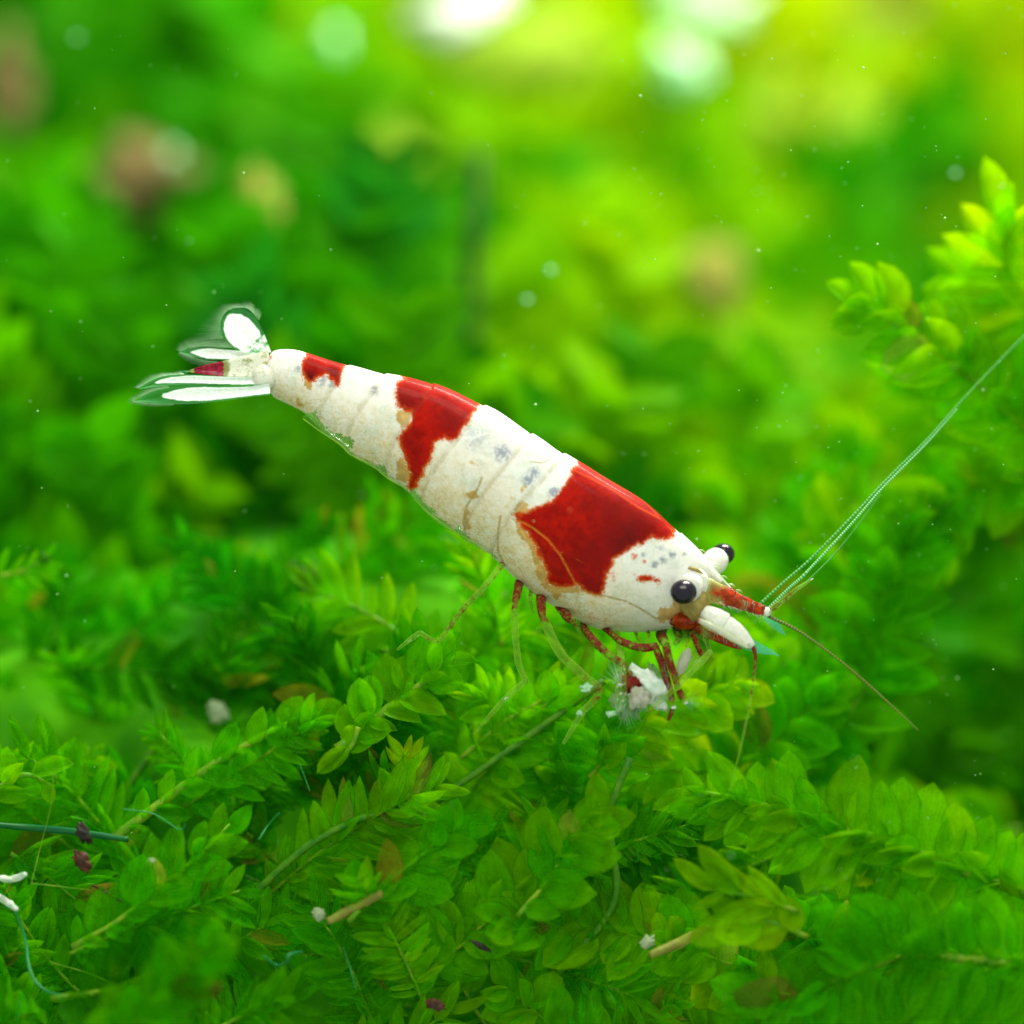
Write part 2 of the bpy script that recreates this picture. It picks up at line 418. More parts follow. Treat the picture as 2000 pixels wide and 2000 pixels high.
bk = [(k[0]*1.5, k[1]) for k in [(14, 1.0), (9, 1.1), (9, 1.1), (20, .55), (20, .4), (9, 1.1), (7, 1.1), (12, .8), (5, 1.2), (6, 1.0), (8, .55), (5, 1.1), (4, 1), (8, 1.3), (7, .8), (14, .5), (4, .9)]]
blue = blobs(P2, [(p[0], p[1], r, k) for p, (r, k) in zip(b1, bk)])
b2 = Z3([(840, 830)]) + Z3([(905, 868)]) + Z3([(690, 960)]) + Z3([(700, 1000)]) + Z3([(850, 950)]) + Z3([(1000, 1030)]) + Z1([(835, 385)]) + Z1([(890, 380)]) + Z3([(560, 1250)]) + Z3([(640, 1280)]) + Z3([(850, 1000)])
pk = [(8, 1), (6, .9), (12, .6), (9, .5), (9, .5), (7, .5), (14, 1.6), (6, .8), (16, .5), (10, .5), (7, .7)]
pink = blobs(P2, [(p[0], p[1], r, k) for p, (r, k) in zip(b2, pk)])
b3 = Z3([(780, 720)]) + Z3([(560, 800)]) + Z3([(560, 1040)]) + Z3([(700, 520)]) + Z3([(850, 650)]) + Z1([(1140, 500)]) + Z2([(500, 470)]) + Z2([(150, 330)]) + Z3([(500, 480)]) + Z3([(330, 900)]) + Z2([(190, 640)]) + Z1([(1300, 480)])
dk = [(60, .8), (50, .5), (30, .5), (45, .5), (45, .7), (13, 1.0), (28, .5), (22, .6), (12, .4), (30, .2), (14, .3), (16, .6)]
dark = blobs(P2, [(p[0], p[1], r, k) for p, (r, k) in zip(b3, dk)])
clr = [Z1([(1180, 715), (1205, 790), (1290, 850), (1380, 880), (1430, 900), (1400, 960), (1440, 1010), (1530, 1050), (1610, 1050), (1630, 1130), (1720, 1185), (1760, 1260), (1500, 1180), (1000, 860), (1000, 735)]),
       Z2([(240, 990), (300, 1080), (400, 1180), (520, 1290), (575, 1240), (600, 1310), (640, 1370), (760, 1455), (850, 1500), (700, 1560), (400, 1380), (100, 1050)])]
clrd = np.max([sdist(P2, r) for r in clr], axis=0)
cosj = np.cos(th)[None, :].repeat(NR, 0)
joint = np.full((NR, NA), 99.0)
for i in range(NR):
    for j in range(NA):
        ii = i + 10*math.sin(th[j])**2 - 7*math.cos(th[j])
        q = [jn-ii for jn in joints if jn-ii > -2]
        if q: joint[i, j] = max(0, min(q))
cream = np.clip(.52 - .75*cosj, 0, 1)*np.clip((1330-body_px[..., 0])/200, .15, 1)
dd = np.cross
body_attrs = dict(redd=redd, ochd=ochd, line=line, joint=joint.ravel(), ridge=ridge, blue=blue, pink=pink, dark=dark, clrd=clrd, cream=cream.ravel(),
                  topness=cosj.ravel())
bf = []
for i in range(NR-1):
    for j in range(NA):
        a = i*NA+j; b = i*NA+(j+1) % NA; bf.append((a, a+NA, b+NA, b))
bf.append(tuple(range(NA))); bf.append(tuple(range((NR-1)*NA, NR*NA))[::-1])

def shrimp_skin():
    m = N('shrimp_skin'); co = m.obj()
    big = m.noise(2.2, 4, co); mid = m.noise(9, 4, co, .6); fine = m.noise(30, 3, co, .6); grain = m.noise(75, 2, co)
    wob = m.math('ADD', m.math('MULTIPLY', m.math('SUBTRACT', mid, .5), 20), m.math('MULTIPLY', m.math('SUBTRACT', fine, .5), 13))
    wob = m.math('ADD', wob, m.math('MULTIPLY', m.math('SUBTRACT', grain, .5), 5))
    cr = m.attr('cream')
    crn = m.math('MULTIPLY', cr, m.step(mid, .3, .7, .55, 1.25), clamp=True)
    white = m.mix(crn, (.80, .78, .75), (.64, .50, .25))
    white = m.mix(m.step(big, .48, .62, 0, .3), white, (.72, .80, .84))
    white = m.mix(m.math('MULTIPLY', m.step(m.noise(4.5, 5, co, .7, .6), .50, .62), .5), white, (.54, .60, .52))
    # fine chromatophore speckles, denser on the belly
    vor = m.n('TexVoronoi', {'Scale': 26, 'Randomness': 1.0}); m.set(vor.inputs['Vector'], m.mix(.05, co, m.n('TexNoise', {'Scale': 8}).outputs['Color']))
    spk = m.math('MULTIPLY', m.step(fine, .50, .62), m.math('ADD', m.math('MULTIPLY', cr, .9), .08))
    white = m.mix(m.math('MULTIPLY', spk, m.step(big, .35, .6, .25, .8)), white, (.50, .40, .12))
    spk2 = m.math('MULTIPLY', m.step(grain, .56, .66), m.math('ADD', m.math('MULTIPLY', cr, .7), .15))
    white = m.mix(m.math('MULTIPLY', spk2, m.step(mid, .4, .65, .1, .55)), white, (.40, .32, .16))
    web = m.math('ABSOLUTE', m.math('SUBTRACT', m.noise(5, 4, co, .6, .8), .5))
    white = m.mix(m.math('MULTIPLY', m.step(web, .004, .035, .55, 0), m.math('ADD', m.math('MULTIPLY', cr, .8), .1)), white, (.52, .38, .10))
    white = m.mix(m.math('MULTIPLY', m.step(m.noise(7, 5, co, .7), .56, .66), m.math('ADD', m.math('MULTIPLY', cr, .45), .08)), white, (.58, .45, .16))
    ver = m.step(m.noise(16, 4, co, .7, 1.5), .47, .53, 0, 1)
    white = m.mix(m.math('MULTIPLY', ver, m.math('MULTIPLY', cr, .25)), white, (.92, .88, .78))
    bl = m.math('MULTIPLY', m.attr('blue'), m.step(fine, .34, .6, .45, 1.2), clamp=True)
    white = m.mix(m.step(bl, .05, 1.1, 0, .8), white, (.20, .23, .32))
    pk = m.math('MULTIPLY', m.attr('pink'), m.step(fine, .36, .58, .2, 1.1), clamp=True)
    white = m.mix(m.step(pk, .2, .8, 0, .85), white, (.62, .12, .04))
    od = m.math('ADD', m.attr('ochd'), wob)
    white = m.mix(m.step(od, -2, 2, 0, .88), white, m.mix(m.step(mid, .4, .6), (.60, .36, .07), (.45, .25, .05)))
    rd = m.math('ADD', m.attr('redd'), wob)
    # orange fringe, then red
    white = m.mix(m.math('MULTIPLY', m.step(rd, -5, 0), m.step(m.attr('topness'), -.2, .8, .85, .25)), white, (.62, .26, .05))
    red = m.mix(m.step(mid, .32, .68), (.25, .001, .0), (.46, .005, .0))
    red = m.mix(m.step(fine, .35, .7, 0, .45), red, (.25, .006, .002))
    red = m.mix(m.math('MULTIPLY', m.attr('dark'), m.step(mid, .3, .6, .5, 1.1), clamp=True), red, (.075, .003, .004))
    red = m.mix(m.step(m.attr('ridge'), .5, 3.0, .35, 0), red, (.85, .10, .02))
    red = m.mix(m.step(rd, 1, 9, .5, 0), red, (.72, .10, .005))
    rd2 = m.math('ADD', m.attr('redd'), m.math('MULTIPLY', m.math('SUBTRACT', grain, .52), 60))
    white = m.mix(m.math('MULTIPLY', m.step(rd2, -2, 3), m.step(m.attr('redd'), -12, 0, 0, .6)), white, (.50, .06, .01))
    col = m.mix(m.step(rd, -2.4, 2.8), white, red)
    ln = m.step(m.attr('line'), .8, 3.4, .85, 0)
    col = m.mix(m.math('MULTIPLY', ln, m.step(fine, .3, .55, .45, 1)), col, m.mix(m.step(rd, -1, 1), (.36, .27, .08), (.60, .16, .012)))
    jt = m.attr('joint')
    col = m.mix(m.math('MULTIPLY', m.step(jt, .5, 9, .5, 0), m.step(mid, .3, .6, .4, 1)), col, m.mix(m.step(rd, -1, 1), (.42, .36, .22), (.30, .02, .01)))
    h = m.math('ADD', m.math('MULTIPLY', mid, .6), m.math('MULTIPLY', fine, .3))
    h = m.math('ADD', h, m.step(m.attr('line'), 0, 3, 0, .35))
    p = m.n('BsdfPrincipled', {'Base Color': col, 'Roughness': .55, 'Specular IOR Level': .06, 'Subsurface Weight': .22, 'Subsurface Radius': (.10, .07, .05),
                              'Subsurface Scale': 1.0, 'Normal': m.bump(h, .35, .03), 'Coat Weight': .06, 'Coat Roughness': .14})
    cd_ = m.math('ADD', m.attr('clrd'), m.math('MULTIPLY', wob, 1.5))
    cl = m.step(cd_, -3, 3)
    film = m.n('BsdfPrincipled', {'Base Color': (.45, .75, .2), 'Roughness': .15, 'Alpha': m.n('LayerWeight', {'Blend': .35}).outputs['Facing'], 'Coat Weight': .5})
    return m.done(m.n('MixShader', {0: cl, 1: p.outputs[0], 2: film.outputs[0]}).outputs[0])
M['skin'] = shrimp_skin()
def pigment(name, clear, pig, alpha, rough=.25, dense=.5, amp=2.2, lwk=.55, spot=22, edge=(.6, .85, .3), white=(.86, .87, .84)):
    """glassy shell carrying pigment: 'pig' < 0 white, 0 clear, > 0 coloured"""
    m = N(name); co = m.obj(); nz = m.noise(spot, 3, co, .65); n2 = m.noise(spot*2.6, 2, co)
    pg = m.attr('pig')
    k = m.math('ADD', pg, m.math('MULTIPLY', m.math('SUBTRACT', nz, .5), amp))
    red = m.mix(m.step(n2, .35, .65), pig, tuple(c*.45 for c in pig))
    isr = m.step(k, .2, .75); isw = m.step(k, -.25, -.7)
    lw = m.n('LayerWeight', {'Blend': .4}).outputs['Facing']
    col = m.mix(lw, clear, edge); col = m.mix(isr, col, red); col = m.mix(isw, col, m.mix(m.step(n2, .4, .7, 0, .5), white, (.62, .72, .6)))
    al = m.math('MAXIMUM', m.math('ADD', m.math('MULTIPLY', lw, lwk), alpha), m.math('MAXIMUM', m.math('MULTIPLY', isr, .93), m.math('MULTIPLY', isw, .96)), clamp=True)
    p = m.n('BsdfPrincipled', {'Base Color': col, 'Roughness': rough, 'Alpha': al, 'Coat Weight': .03, 'Specular IOR Level': .25, 'Coat Roughness': .2, 'Normal': m.bump(nz, .6, .015)})
    t = m.n('BsdfTranslucent', {'Color': col})
    tt = m.n('MixShader', {0: m.math('MULTIPLY', al, .25), 1: p.outputs[0], 2: t.outputs[0]})
    return m.done(tt.outputs[0])
M['leg'] = pigment('leg_shell', (.22, .46, .02), (.26, .010, .005), .15, rough=.6, edge=(.42, .75, .08))
M['fan'] = pigment('tail_fan_shell', (.08, .45, .14), (.45, .01, .03), .06, spot=15, amp=1.5, lwk=.22, edge=(.3, .75, .4), white=(.90, .93, .94))
M['horn'] = pigment('antenna_base', (.40, .42, .10), (.52, .045, .004), .42, spot=6)
M['white_horn'] = pigment('white_antenna_base', (.7, .7, .6), (.50, .12, .10), .6, spot=9, white=(.90, .87, .82))
M['clear'] = pigment('clear_scale', (.10, .55, .35), (.3, .1, .02), .35, edge=(.25, .85, .6))
M['film'] = pigment('clear_film', (.16, .5, .04), (.3, .1, .02), .05, amp=.3, lwk=.3, edge=(.4, .8, .1))
M['rim'] = simple('film_rim', (.40, .62, .03), (.25, .5, .05), 8, .4, .4, .9)
M['pale_hair'] = simple('pale_hair', (.65, .68, .55), (.8, .8, .72), 8, .4, .4, .8)
M['bristle'] = simple('bristle', (.38, .72, .36), (.6, .82, .6), 8, .4, .4, .8)
def cornea():
    m = N('eye_cornea'); v = m.n('TexVoronoi', {'Scale': 42, 'Randomness': .2}); m.set(v.inputs['Vector'], m.obj())
    lw = m.n('LayerWeight', {'Blend': .55}).outputs['Facing']
    nm = m.n('Bump', {'Height': v.outputs['Distance'], 'Strength': .2, 'Distance': .004, }, invert=True).outputs[0]
    p = m.n('BsdfPrincipled', {'Base Color': m.mix(m.step(v.outputs['Distance'], .2, .6), (.012, .003, .03), (.002, .0005, .004)), 'Roughness': .22, 'Normal': nm,
                              'Specular IOR Level': .4})
    return m.done(p.outputs[0])
M['cornea'] = cornea()
def bead(name, c1, c2, dens):
    """beaded antenna thread: tiny bands along its length"""
    m = N(name); a = m.attr('along'); s = m.math('FRACT', m.math('MULTIPLY', a, dens))
    col = m.mix(m.step(s, .35, .6), c1, c2)
    p = m.n('BsdfPrincipled', {'Base Color': col, 'Roughness': .3, 'Coat Weight': .5, 'Alpha': .9}); t = m.n('BsdfTranslucent', {'Color': col})
    return m.done(m.n('MixShader', {0: .35, 1: p.outputs[0], 2: t.outputs[0]}).outputs[0])
M['feeler_green'] = bead('feeler_green', (.22, .66, .16), (.03, .32, .02), 120)
M['feeler_pale'] = bead('feeler_pale', (.42, .85, .42), (.05, .38, .08), 110)
M['feeler_dark'] = bead('feeler_dark', (.20, .32, .02), (.10, .13, .01), 60)

shrimp = empty('shrimp', V(1010, 1010, 0), label='red and white banded shrimp poised head down on the moss', cat='shrimp')
body = meshobj('body', bv.reshape(-1, 3), bf, M['skin'], shrimp, body_attrs)

# rostrum: a thin toothed beak running forward from between the eyes
def prism(name, top, bot, hw, mat, parent, pig=None, y=0, n=30, tilt=0.0):
    """a keel: upper and lower outline in pixels, half thickness hw tapering to both edges"""
    T = spline([(a, b, 0) for a, b in top], n); B = spline([(a, b, 0) for a, b in bot], n)
    cols = [0, .2, .5, .8, 1]; v = []; f = []; pg = []
    for sgn in (-1, 1):
        for i in range(n):
            for c in cols:
                q = T[i]*(1-c)+B[i]*c; e = math.sin(PI*c)**.6 if 0 < c < 1 else 0
                yy = y + sgn*hw*e*(1-.75*i/(n-1)) + tilt*(c-.5)
                v.append(V(q[0], q[1], yy)); pg.append(np.interp(i/(n-1), [0, 1], [0, 1]) if pig is None else pig(i/(n-1), c))
    m = len(cols)
    for s in range(2):
        o = s*n*m
        for i in range(n-1):
            for c in range(m-1):
                a = o+i*m+c; q = (a, a+1, a+m+1, a+m); f.append(q if s == 0 else q[::-1])
    return meshobj(name, v, f, mat, parent, {'pig': pg, 'along': pg})
M['rostrum'] = pigment('rostrum_shell', (.42, .52, .30), (.35, .03, .01), .45, spot=11, white=(.90, .885, .86))
prism('rostrum', [(1330, 1040), (1360, 1068), (1385, 1096), (1408, 1124), (1432, 1150), (1462, 1170)], [(1320, 1062), (1352, 1098), (1376, 1122), (1400, 1138), (1428, 1152), (1462, 1171)],
      .09, M['rostrum'], shrimp, lambda u, c: -1.3+1.1*u, y=-.08)
for k in range(6):
    u = .30+.11*k; x = 1330+132*u; yv = np.interp(x, [1330, 1360, 1385, 1408, 1432, 1462], [1040, 1068, 1096, 1124, 1150, 1170])
    tube('tooth', [V(x-5, yv-3, -.08), V(x+2, yv-4, -.08), V(x+8, yv+1, -.08)], [.010, .008, .002], M['rostrum'], shrimp, n=6, seg=6, extra=[-.2]*3)
# eyes
def eye(c, r, stalk_pts, stalk_r, crescent):
    st = tube('eyestalk', stalk_pts, stalk_r, M['white_horn'], shrimp, n=20, seg=18, extra=[-1.1]*len(stalk_pts))
    o = blob('eye', c, (r*1.0, r*.95, r*.92), M['cornea'], st, lump=.0, nu=40, nv=26)
    return st
ne = V(1335, 1156, -.45)
eye(ne, .128, [V(1352, 1128, -.02), V(1350, 1136, -.16), V(1346, 1144, -.28), V(1341, 1150, -.385)], [.10, .13, .146, .138], True)
blob('eye_socket', V(1350, 1139, -.25), (.175, .11, .172), M['white_horn'], shrimp, lump=0.02, nu=30, nv=18, attrs={'pig': [-.9]*(30*19)})
fe = V(1412, 1082, .34)
eye(fe, .115, [V(1378, 1118, .12), V(1388, 1106, .18), V(1397, 1096, .24), V(1404, 1089, .29)], [.07, .115, .128, .112], False)

M['face'] = simple('face_plate', (.40, .33, .08), (.30, .20, .05), 14, .5, .15)
blob('face', V(1357, 1176, -.20), (.15, .17, .19), M['face'], shrimp, lump=.15, nu=28, nv=18)
blob('face', V(1338, 1212, -.12), (.15, .16, .09), M['horn'], shrimp, lump=.2, nu=24, nv=14, attrs={'pig': [.8]*(24*15)})
tube('eye_rim', [V(1318, 1138, -.33), V(1322, 1122, -.33), V(1338, 1111, -.33), V(1356, 1111, -.33), V(1372, 1122, -.30), V(1380, 1138, -.26)], [.008, .014, .018, .018, .014, .006], M['face'], shrimp, n=30, seg=8)
# antennular peduncle (red) and its pair behind
tube('antennule_base', [V(1372, 1148, -.22), V(1386, 1154, -.23), V(1410, 1163, -.24), V(1432, 1171, -.25)], [.10, .115, .098, .084], M['horn'], shrimp, n=40, seg=16, flat=.6, lump=.25, extra=[.1, .45, .7, 1.0])
tube('antennule_base', [V(1428, 1170, -.25), V(1434, 1173, -.25), V(1452, 1179, -.25), V(1466, 1184, -.25)], [.07, .082, .074, .062], M['horn'], shrimp, n=30, seg=16, flat=.6, lump=.25, extra=[.8, 1.0, .8, 1.0])
tube('antennule_base', [V(1463, 1183, -.25), V(1468, 1185, -.25), V(1482, 1190, -.25), V(1493, 1194, -.25)], [.05, .062, .058, .046], M['horn'], shrimp, n=24, seg=16, flat=.6, lump=.2, extra=[.9, 1.2, 1.2, 1.0])
tube('antennule_base', [V(1380, 1128, -.02), V(1402, 1148, -.03), V(1432, 1166, -.03), V(1470, 1180, -.04)], [.05, .06, .045, .03], M['horn'], shrimp, n=30, seg=12, flat=.7, extra=[.5, .9, .6, .2])
blob('antennule_joint', V(1498, 1195, -.25), (.042, .04, .046), M['white_horn'], shrimp, lump=.2, nu=16, nv=10, attrs={'pig': [-1]*(16*11)})
# white antenna base: two stout segments with a visible joint
tube('antenna_base', [V(1362, 1197, -.26), V(1380, 1198, -.30), V(1398, 1206, -.32), V(1413, 1216, -.33), V(1418, 1219, -.33)], [.035, .075, .100, .105, .085], M['white_horn'], shrimp, n=30, seg=18, flat=.7, lump=.12, extra=[-.2, -1, -1.2, -1.2, -1.2])
tube('antenna_segment', [V(1412, 1215, -.33), V(1420, 1222, -.33), V(1440, 1236, -.33), V(1458, 1251, -.33), V(1471, 1263, -.33)], [.080, .098, .088, .062, .030], M['white_horn'], shrimp, n=30, seg=18, flat=.7, lump=.1, extra=[-1.2, -1.0, -.8, -.9, -.5])
tube('antenna_scale_edge', [V(1362, 1210, -.36), V(1396, 1226, -.39), V(1430, 1247, -.39), V(1462, 1266, -.37)], [.025, .034, .030, .012], M['white_horn'], shrimp, n=24, seg=8, extra=[.5, -.5, .1, -.6])
tube('antenna_base', [V(1345, 1215, -.1), V(1385, 1238, -.1), V(1420, 1254, -.1), V(1448, 1266, -.1)], [.05, .045, .04, .02], M['horn'], shrimp, n=24, seg=10, extra=[.9, .6, 1, .8])
prism('antenna_scale', [(1440, 1228), (1465, 1245), (1490, 1260), (1508, 1270), (1524, 1283)], [(1440, 1262), (1465, 1272), (1490, 1278), (1508, 1279), (1524, 1283)], .012, M['clear'], shrimp, lambda u, c: 0, y=-.2)
prism('antenna_scale', [(1495, 1200), (1510, 1208), (1525, 1222), (1534, 1240)], [(1490, 1208), (1500, 1220), (1516, 1232), (1533, 1242)], .012, M['clear'], shrimp, lambda u, c: 0, y=.05)
# feelers
tube('antennule', [V(1484, 1180, 0), V(1530, 1138, .02), V(1587, 1088, .05), V(1664, 1009, .1), V(1734, 934, .2), V(1809, 860, .35), V(1884, 776, .5), V(1972, 684, .8), V(2030, 628, 1.0)], [.016, .015, .014, .013, .012, .011, .009, .008, .007], M['feeler_green'], shrimp, n=150, seg=7)
tube('antennule', [V(1500, 1190, -.2), V(1540, 1150, -.2), V(1576, 1117, -.2), V(1664, 1022, -.1), V(1725, 952, 0), V(1809, 867, .2), V(1870, 798, .4)], [.018, .015, .014, .012, .011, .009, .005], M['feeler_pale'], shrimp, n=130, seg=7)
tube('antennule', [V(1504, 1192, -.15), V(1560, 1150, -.1), V(1640, 1070, .2), V(1720, 965, .5)], [.008, .007, .006, .004], M['feeler_green'], shrimp, n=80, seg=6)
tube('antennule', [V(1503, 1196, -.25), V(1525, 1176, -.27), V(1552, 1154, -.3), V(1588, 1130, -.3)], [.030, .026, .022, .006], M['leg'], shrimp, n=30, seg=9, extra=[.55, .3, .3, -.3], lump=.3)
tube('antennule', [V(1500, 1203, -.2), V(1554, 1229, -.25), V(1600, 1260, -.3), V(1646, 1295, -.35), V(1708, 1348, -.4), V(1794, 1427, -.5)], [.020, .017, .014, .013, .012, .006], M['feeler_dark'], shrimp, n=110, seg=7)
tube('antenna', [V(1470, 1262, -.33), V(1475, 1280, -.35), V(1473, 1315, -.4), V(1462, 1387, -.5), V(1444, 1470, -.6), V(1425, 1545, -.6)], [.022, .018, .014, .011, .009, .005], M['leg'], shrimp, n=90, seg=7, extra=[1.0, .9, .5, .2, .1, 0])

# legs: y is depth, near side negative
def leg(pts, r, pig, y, name='walking_leg', tuft=None, root=False):
    r = [q*.88 for q in r]; pig = [min(p, .72) for p in pig]
    ys = list(y) if isinstance(y, (list, tuple)) else [y]*len(pts)
    if root:
        (a, b), (c, d) = pts[0], pts[1]
        pts = [(a-(c-a)*.4+6, b-16)] + list(pts); r = [r[0]] + list(r); pig = [pig[0]] + list(pig)
        ys = [.22, .14] + [ys[1]*.4] + ys[2:]
    o = tube(name, [V(a, b, c) for (a, b), c in zip(pts, ys)], [q/200 for q in r], M['leg'], shrimp, n=60, seg=12, extra=pig, lump=.12)
    return o
def brist(parent, c, dirv, n, L, spread, mat, r=.003):
    v = []; f = []
    for k in range(n):
        d = Vector(dirv) + Vector([random.uniform(-spread, spread) for _ in range(3)]); d.normalize(); l = L*random.uniform(.5, 1.1)
        s = d.cross(Vector((0, 1, 0))).normalized()*r; u = Vector((0, r, 0)); p = Vector(c); q = p + d*l + Vector((random.uniform(-.1, .1)*L,)*3); i = len(v)
        v += [p-s, p+s, p+u, q]; f += [(i, i+1, i+3), (i+1, i+2, i+3), (i+2, i, i+3)]
    return meshobj('bristles', v, f, mat, parent, {'pig': [-.2]*len(v), 'along': [0]*len(v)})
A = leg([(985, 1096), (974, 1112), (946, 1146), (902, 1193), (861, 1249)], [7, 6.5, 6.5, 5.5, 5], [.7, .3, .15, .45, .25], [-.15, -.2, -.25, -.25, -.2], root=True)
leg([(862, 1249), (848, 1252), (833, 1244), (820, 1235)], [5, 5, 5, 5], [.1, .35, .2, -.2], -.2)
leg([(821, 1235), (800, 1250), (776, 1269)], [5.5, 5, 2.5], [-.1, -.1, 0], -.2, tuft=1)
leg([(1015, 1136), (1011, 1155), (1006, 1180), (1005, 1210), (1008, 1260), (1014, 1300), (1028, 1333)], [10, 9.5, 7, 8, 7.5, 7, 6.5], [1.2, 1.1, .6, .1, .05, .05, .2], [-.25, -.28, -.3, -.3, -.3, -.3, -.3], root=True)
leg([(1030, 1328), (1010, 1344), (982, 1369)], [6, 6.5, 5.5], [-.2, 0, -.25], -.3)
leg([(983, 1368), (955, 1400), (925, 1435)], [5.5, 4.5, 2], [-.1, .15, .1], -.3)
leg([(1057, 1160), (1057, 1180), (1060, 1205), (1070, 1228), (1094, 1275), (1134, 1315), (1172, 1346)], [11, 11, 8, 10, 10, 9.5, 9], [1.2, 1.1, .7, .05, .08, .25, .3], [-.3, -.34, -.38, -.4, -.42, -.45, -.45], root=True)
leg([(1174, 1342), (1160, 1368), (1137, 1390)], [8.5, 7.5, 7], [.35, .35, -.1], -.45)
leg([(1139, 1389), (1120, 1420), (1100, 1453)], [6.5, 5.5, 3], [-.1, .1, .05], -.45)
leg([(1090, 1180), (1110, 1206), (1122, 1213)], [10, 10, 6], [1, .7, .4], -.2, root=True)
leg([(1139, 1222), (1150, 1240), (1160, 1251), (1188, 1278), (1214, 1295), (1232, 1320)], [8, 9, 9, 8.5, 8, 7], [1.0, 1.2, 1.0, .45, .5, .4], [-.3, -.33, -.36, -.4, -.42, -.42], root=True)
leg([(1177, 1222), (1195, 1238), (1214, 1253), (1254, 1265), (1284, 1261)], [7, 7, 8, 9, 8], [1, .7, .6, 1, 1.2], [-.2, -.25, -.3, -.35, -.38], root=True)
leg([(1280, 1263), (1291, 1290), (1303, 1330), (1310, 1352)], [8, 8.5, 8, 7], [1.2, 1.2, 1.0, .8], -.42)
leg([(1310, 1352), (1312, 1366), (1316, 1384)], [6.5, 6.5, 6], [1, 1, -.9], -.42)
t1 = leg([(1314, 1385), (1309, 1398), (1303, 1412)], [6, 4.5, 2], [1.0, .9, .4], -.42)
brist(t1, V(1314, 1385, -.42), (.3, -.3, -.6), 22, .10, .8, M['fan'])
leg([(1291, 1240), (1297, 1252), (1303, 1262)], [12, 11, 9], [1.1, 1.0, -.2], -.46, root=True)
leg([(1300, 1262), (1307, 1290), (1317, 1320), (1324, 1345)], [9, 9, 7.5, 7], [1.2, 1.2, .8, .55], -.5)
t2 = leg([(1326, 1348), (1333, 1362), (1341, 1374)], [7.5, 8, 5], [1, .7, -.8], -.5)
brist(t2, V(1341, 1372, -.5), (.8, -.4, -.2), 34, .18, .7, M['fan'])
leg([(1344, 1218), (1352, 1234), (1361, 1258), (1370, 1280)], [8, 7, 6, 5], [.9, .6, .9, .8], -.3, name='mouth_leg', root=True)
leg([(1372, 1226), (1380, 1250), (1387, 1275)], [5, 6, 5], [.2, .1, -.1], -.2, name='mouth_leg', root=True)
leg([(1388, 1272), (1372, 1290), (1345, 1318), (1312, 1350), (1282, 1376), (1262, 1388)], [6, 7, 6.5, 6, 5, 2.5], [-.25, .05, 0, .1, 0, 0], [-.3, -.36, -.5, -.56, -.5, -.5], name='mouth_leg')
leg([(1368, 1282), (1362, 1294), (1356, 1302)], [6, 7, 6], [-.2, -.3, -.1], -.3, name='mouth_leg')
leg([(1322, 1228), (1326, 1244), (1318, 1258)], [10, 9, 5], [.6, .45, .2], -.1, name='mouth_leg', root=True)
leg([(1205, 1232), (1210, 1262), (1214, 1300), (1213, 1350), (1210, 1392)], [6, 7, 9, 13, 4], [.0, .05, -.15, -.28, -.05], [-.3, -.36, -.42, -.45, -.45], name='mouth_leg', root=True)
for pts_, rr, yy in (([(1262, 1226), (1268, 1240), (1262, 1254)], 4, -.1), ([(1240, 1230), (1246, 1246), (1258, 1258)], 4, -.05), ([(1300, 1226), (1296, 1246), (1286, 1262)], 5, -.1), ([(1336, 1222), (1344, 1244), (1340, 1262)], 5, -.2), ([(1358, 1222), (1364, 1240), (1376, 1252)], 4, -.2), ([(1110, 1200), (1128, 1226), (1136, 1246)], 5, .05), ([(1040, 1140), (1036, 1170), (1042, 1200)], 5, .2)):
    leg(pts_, [rr, rr*.9, rr*.5], [.55, .35, .1], yy, name='mouth_leg' if pts_[0][0] > 1200 else 'walking_leg', root=True)
blob('claw', V(1232, 1338, -.42), (.085, .06, .12), M['leg'], shrimp, lump=.4, rot=Matrix.Rotation(-.7, 3, 'Y').to_euler(), attrs={'pig': [.85]*(20*13)})

for p, q, nn_ in (((1400, 1176), (1490, 1204), 26), ((1452, 1172), (1490, 1184), 10), ((1296, 1290), (1306, 1340), 16), ((1318, 1290), (1326, 1340), 14), ((1150, 1235), (1200, 1300), 12), ((1380, 1225), (1440, 1262), 16)):
    for h_ in range(1):
        v = []; f = []
        for k in range(nn_):
            u = k/(nn_-1); a = V(p[0]+(q[0]-p[0])*u, p[1]+(q[1]-p[1])*u, -.36 if p[1] < 1250 else -.46); b = a + Vector((random.uniform(-.03, .07), random.uniform(-.05, 0), random.uniform(-.09, .03))); i_ = len(v)
            s_ = (b-a).cross(Vector((0, 1, 0))).normalized()*.0028
            v += [a-s_, a+s_, a+Vector((0, .003, 0)), b]; f += [(i_, i_+1, i_+3), (i_+1, i_+2, i_+3), (i_+2, i_, i_+3)]
        meshobj('bristles', v, f, M['pale_hair'], shrimp)
# tail fan
def blade(name, rim, mat, y0, tilt, pigf, n=26, parent=None, thick=.012, pairs=None):
    """rim: list of (upper outline pt, lower outline pt) from root to tip"""
    T = spline([(a[0], a[1], 0) for a, b in rim], n); B = spline([(b[0], b[1], 0) for a, b in rim], n)
    cols = np.linspace(0, 1, 17); v = []; f = []; pg = []
    for s in (0, 1):
        for i in range(n):
            u = i/(n-1)
            for c in cols:
                q = T[i]*(1-c)+B[i]*c; e = 4*c*(1-c)
                v.append(V(q[0], q[1], y0 + tilt*u + (.05*e) + (thick*e**.5 if s else -thick*e**.5))); pg.append(pigf(u, c))
    m = 17
    for s in range(2):
        for i in range(n-1):
            for c in range(m-1):
                a = s*n*m+i*m+c; q = (a, a+1, a+m+1, a+m); f.append(q if s == 0 else q[::-1])
    return meshobj(name, v, f, mat, parent or shrimp, {'pig': pg, 'along': pg})
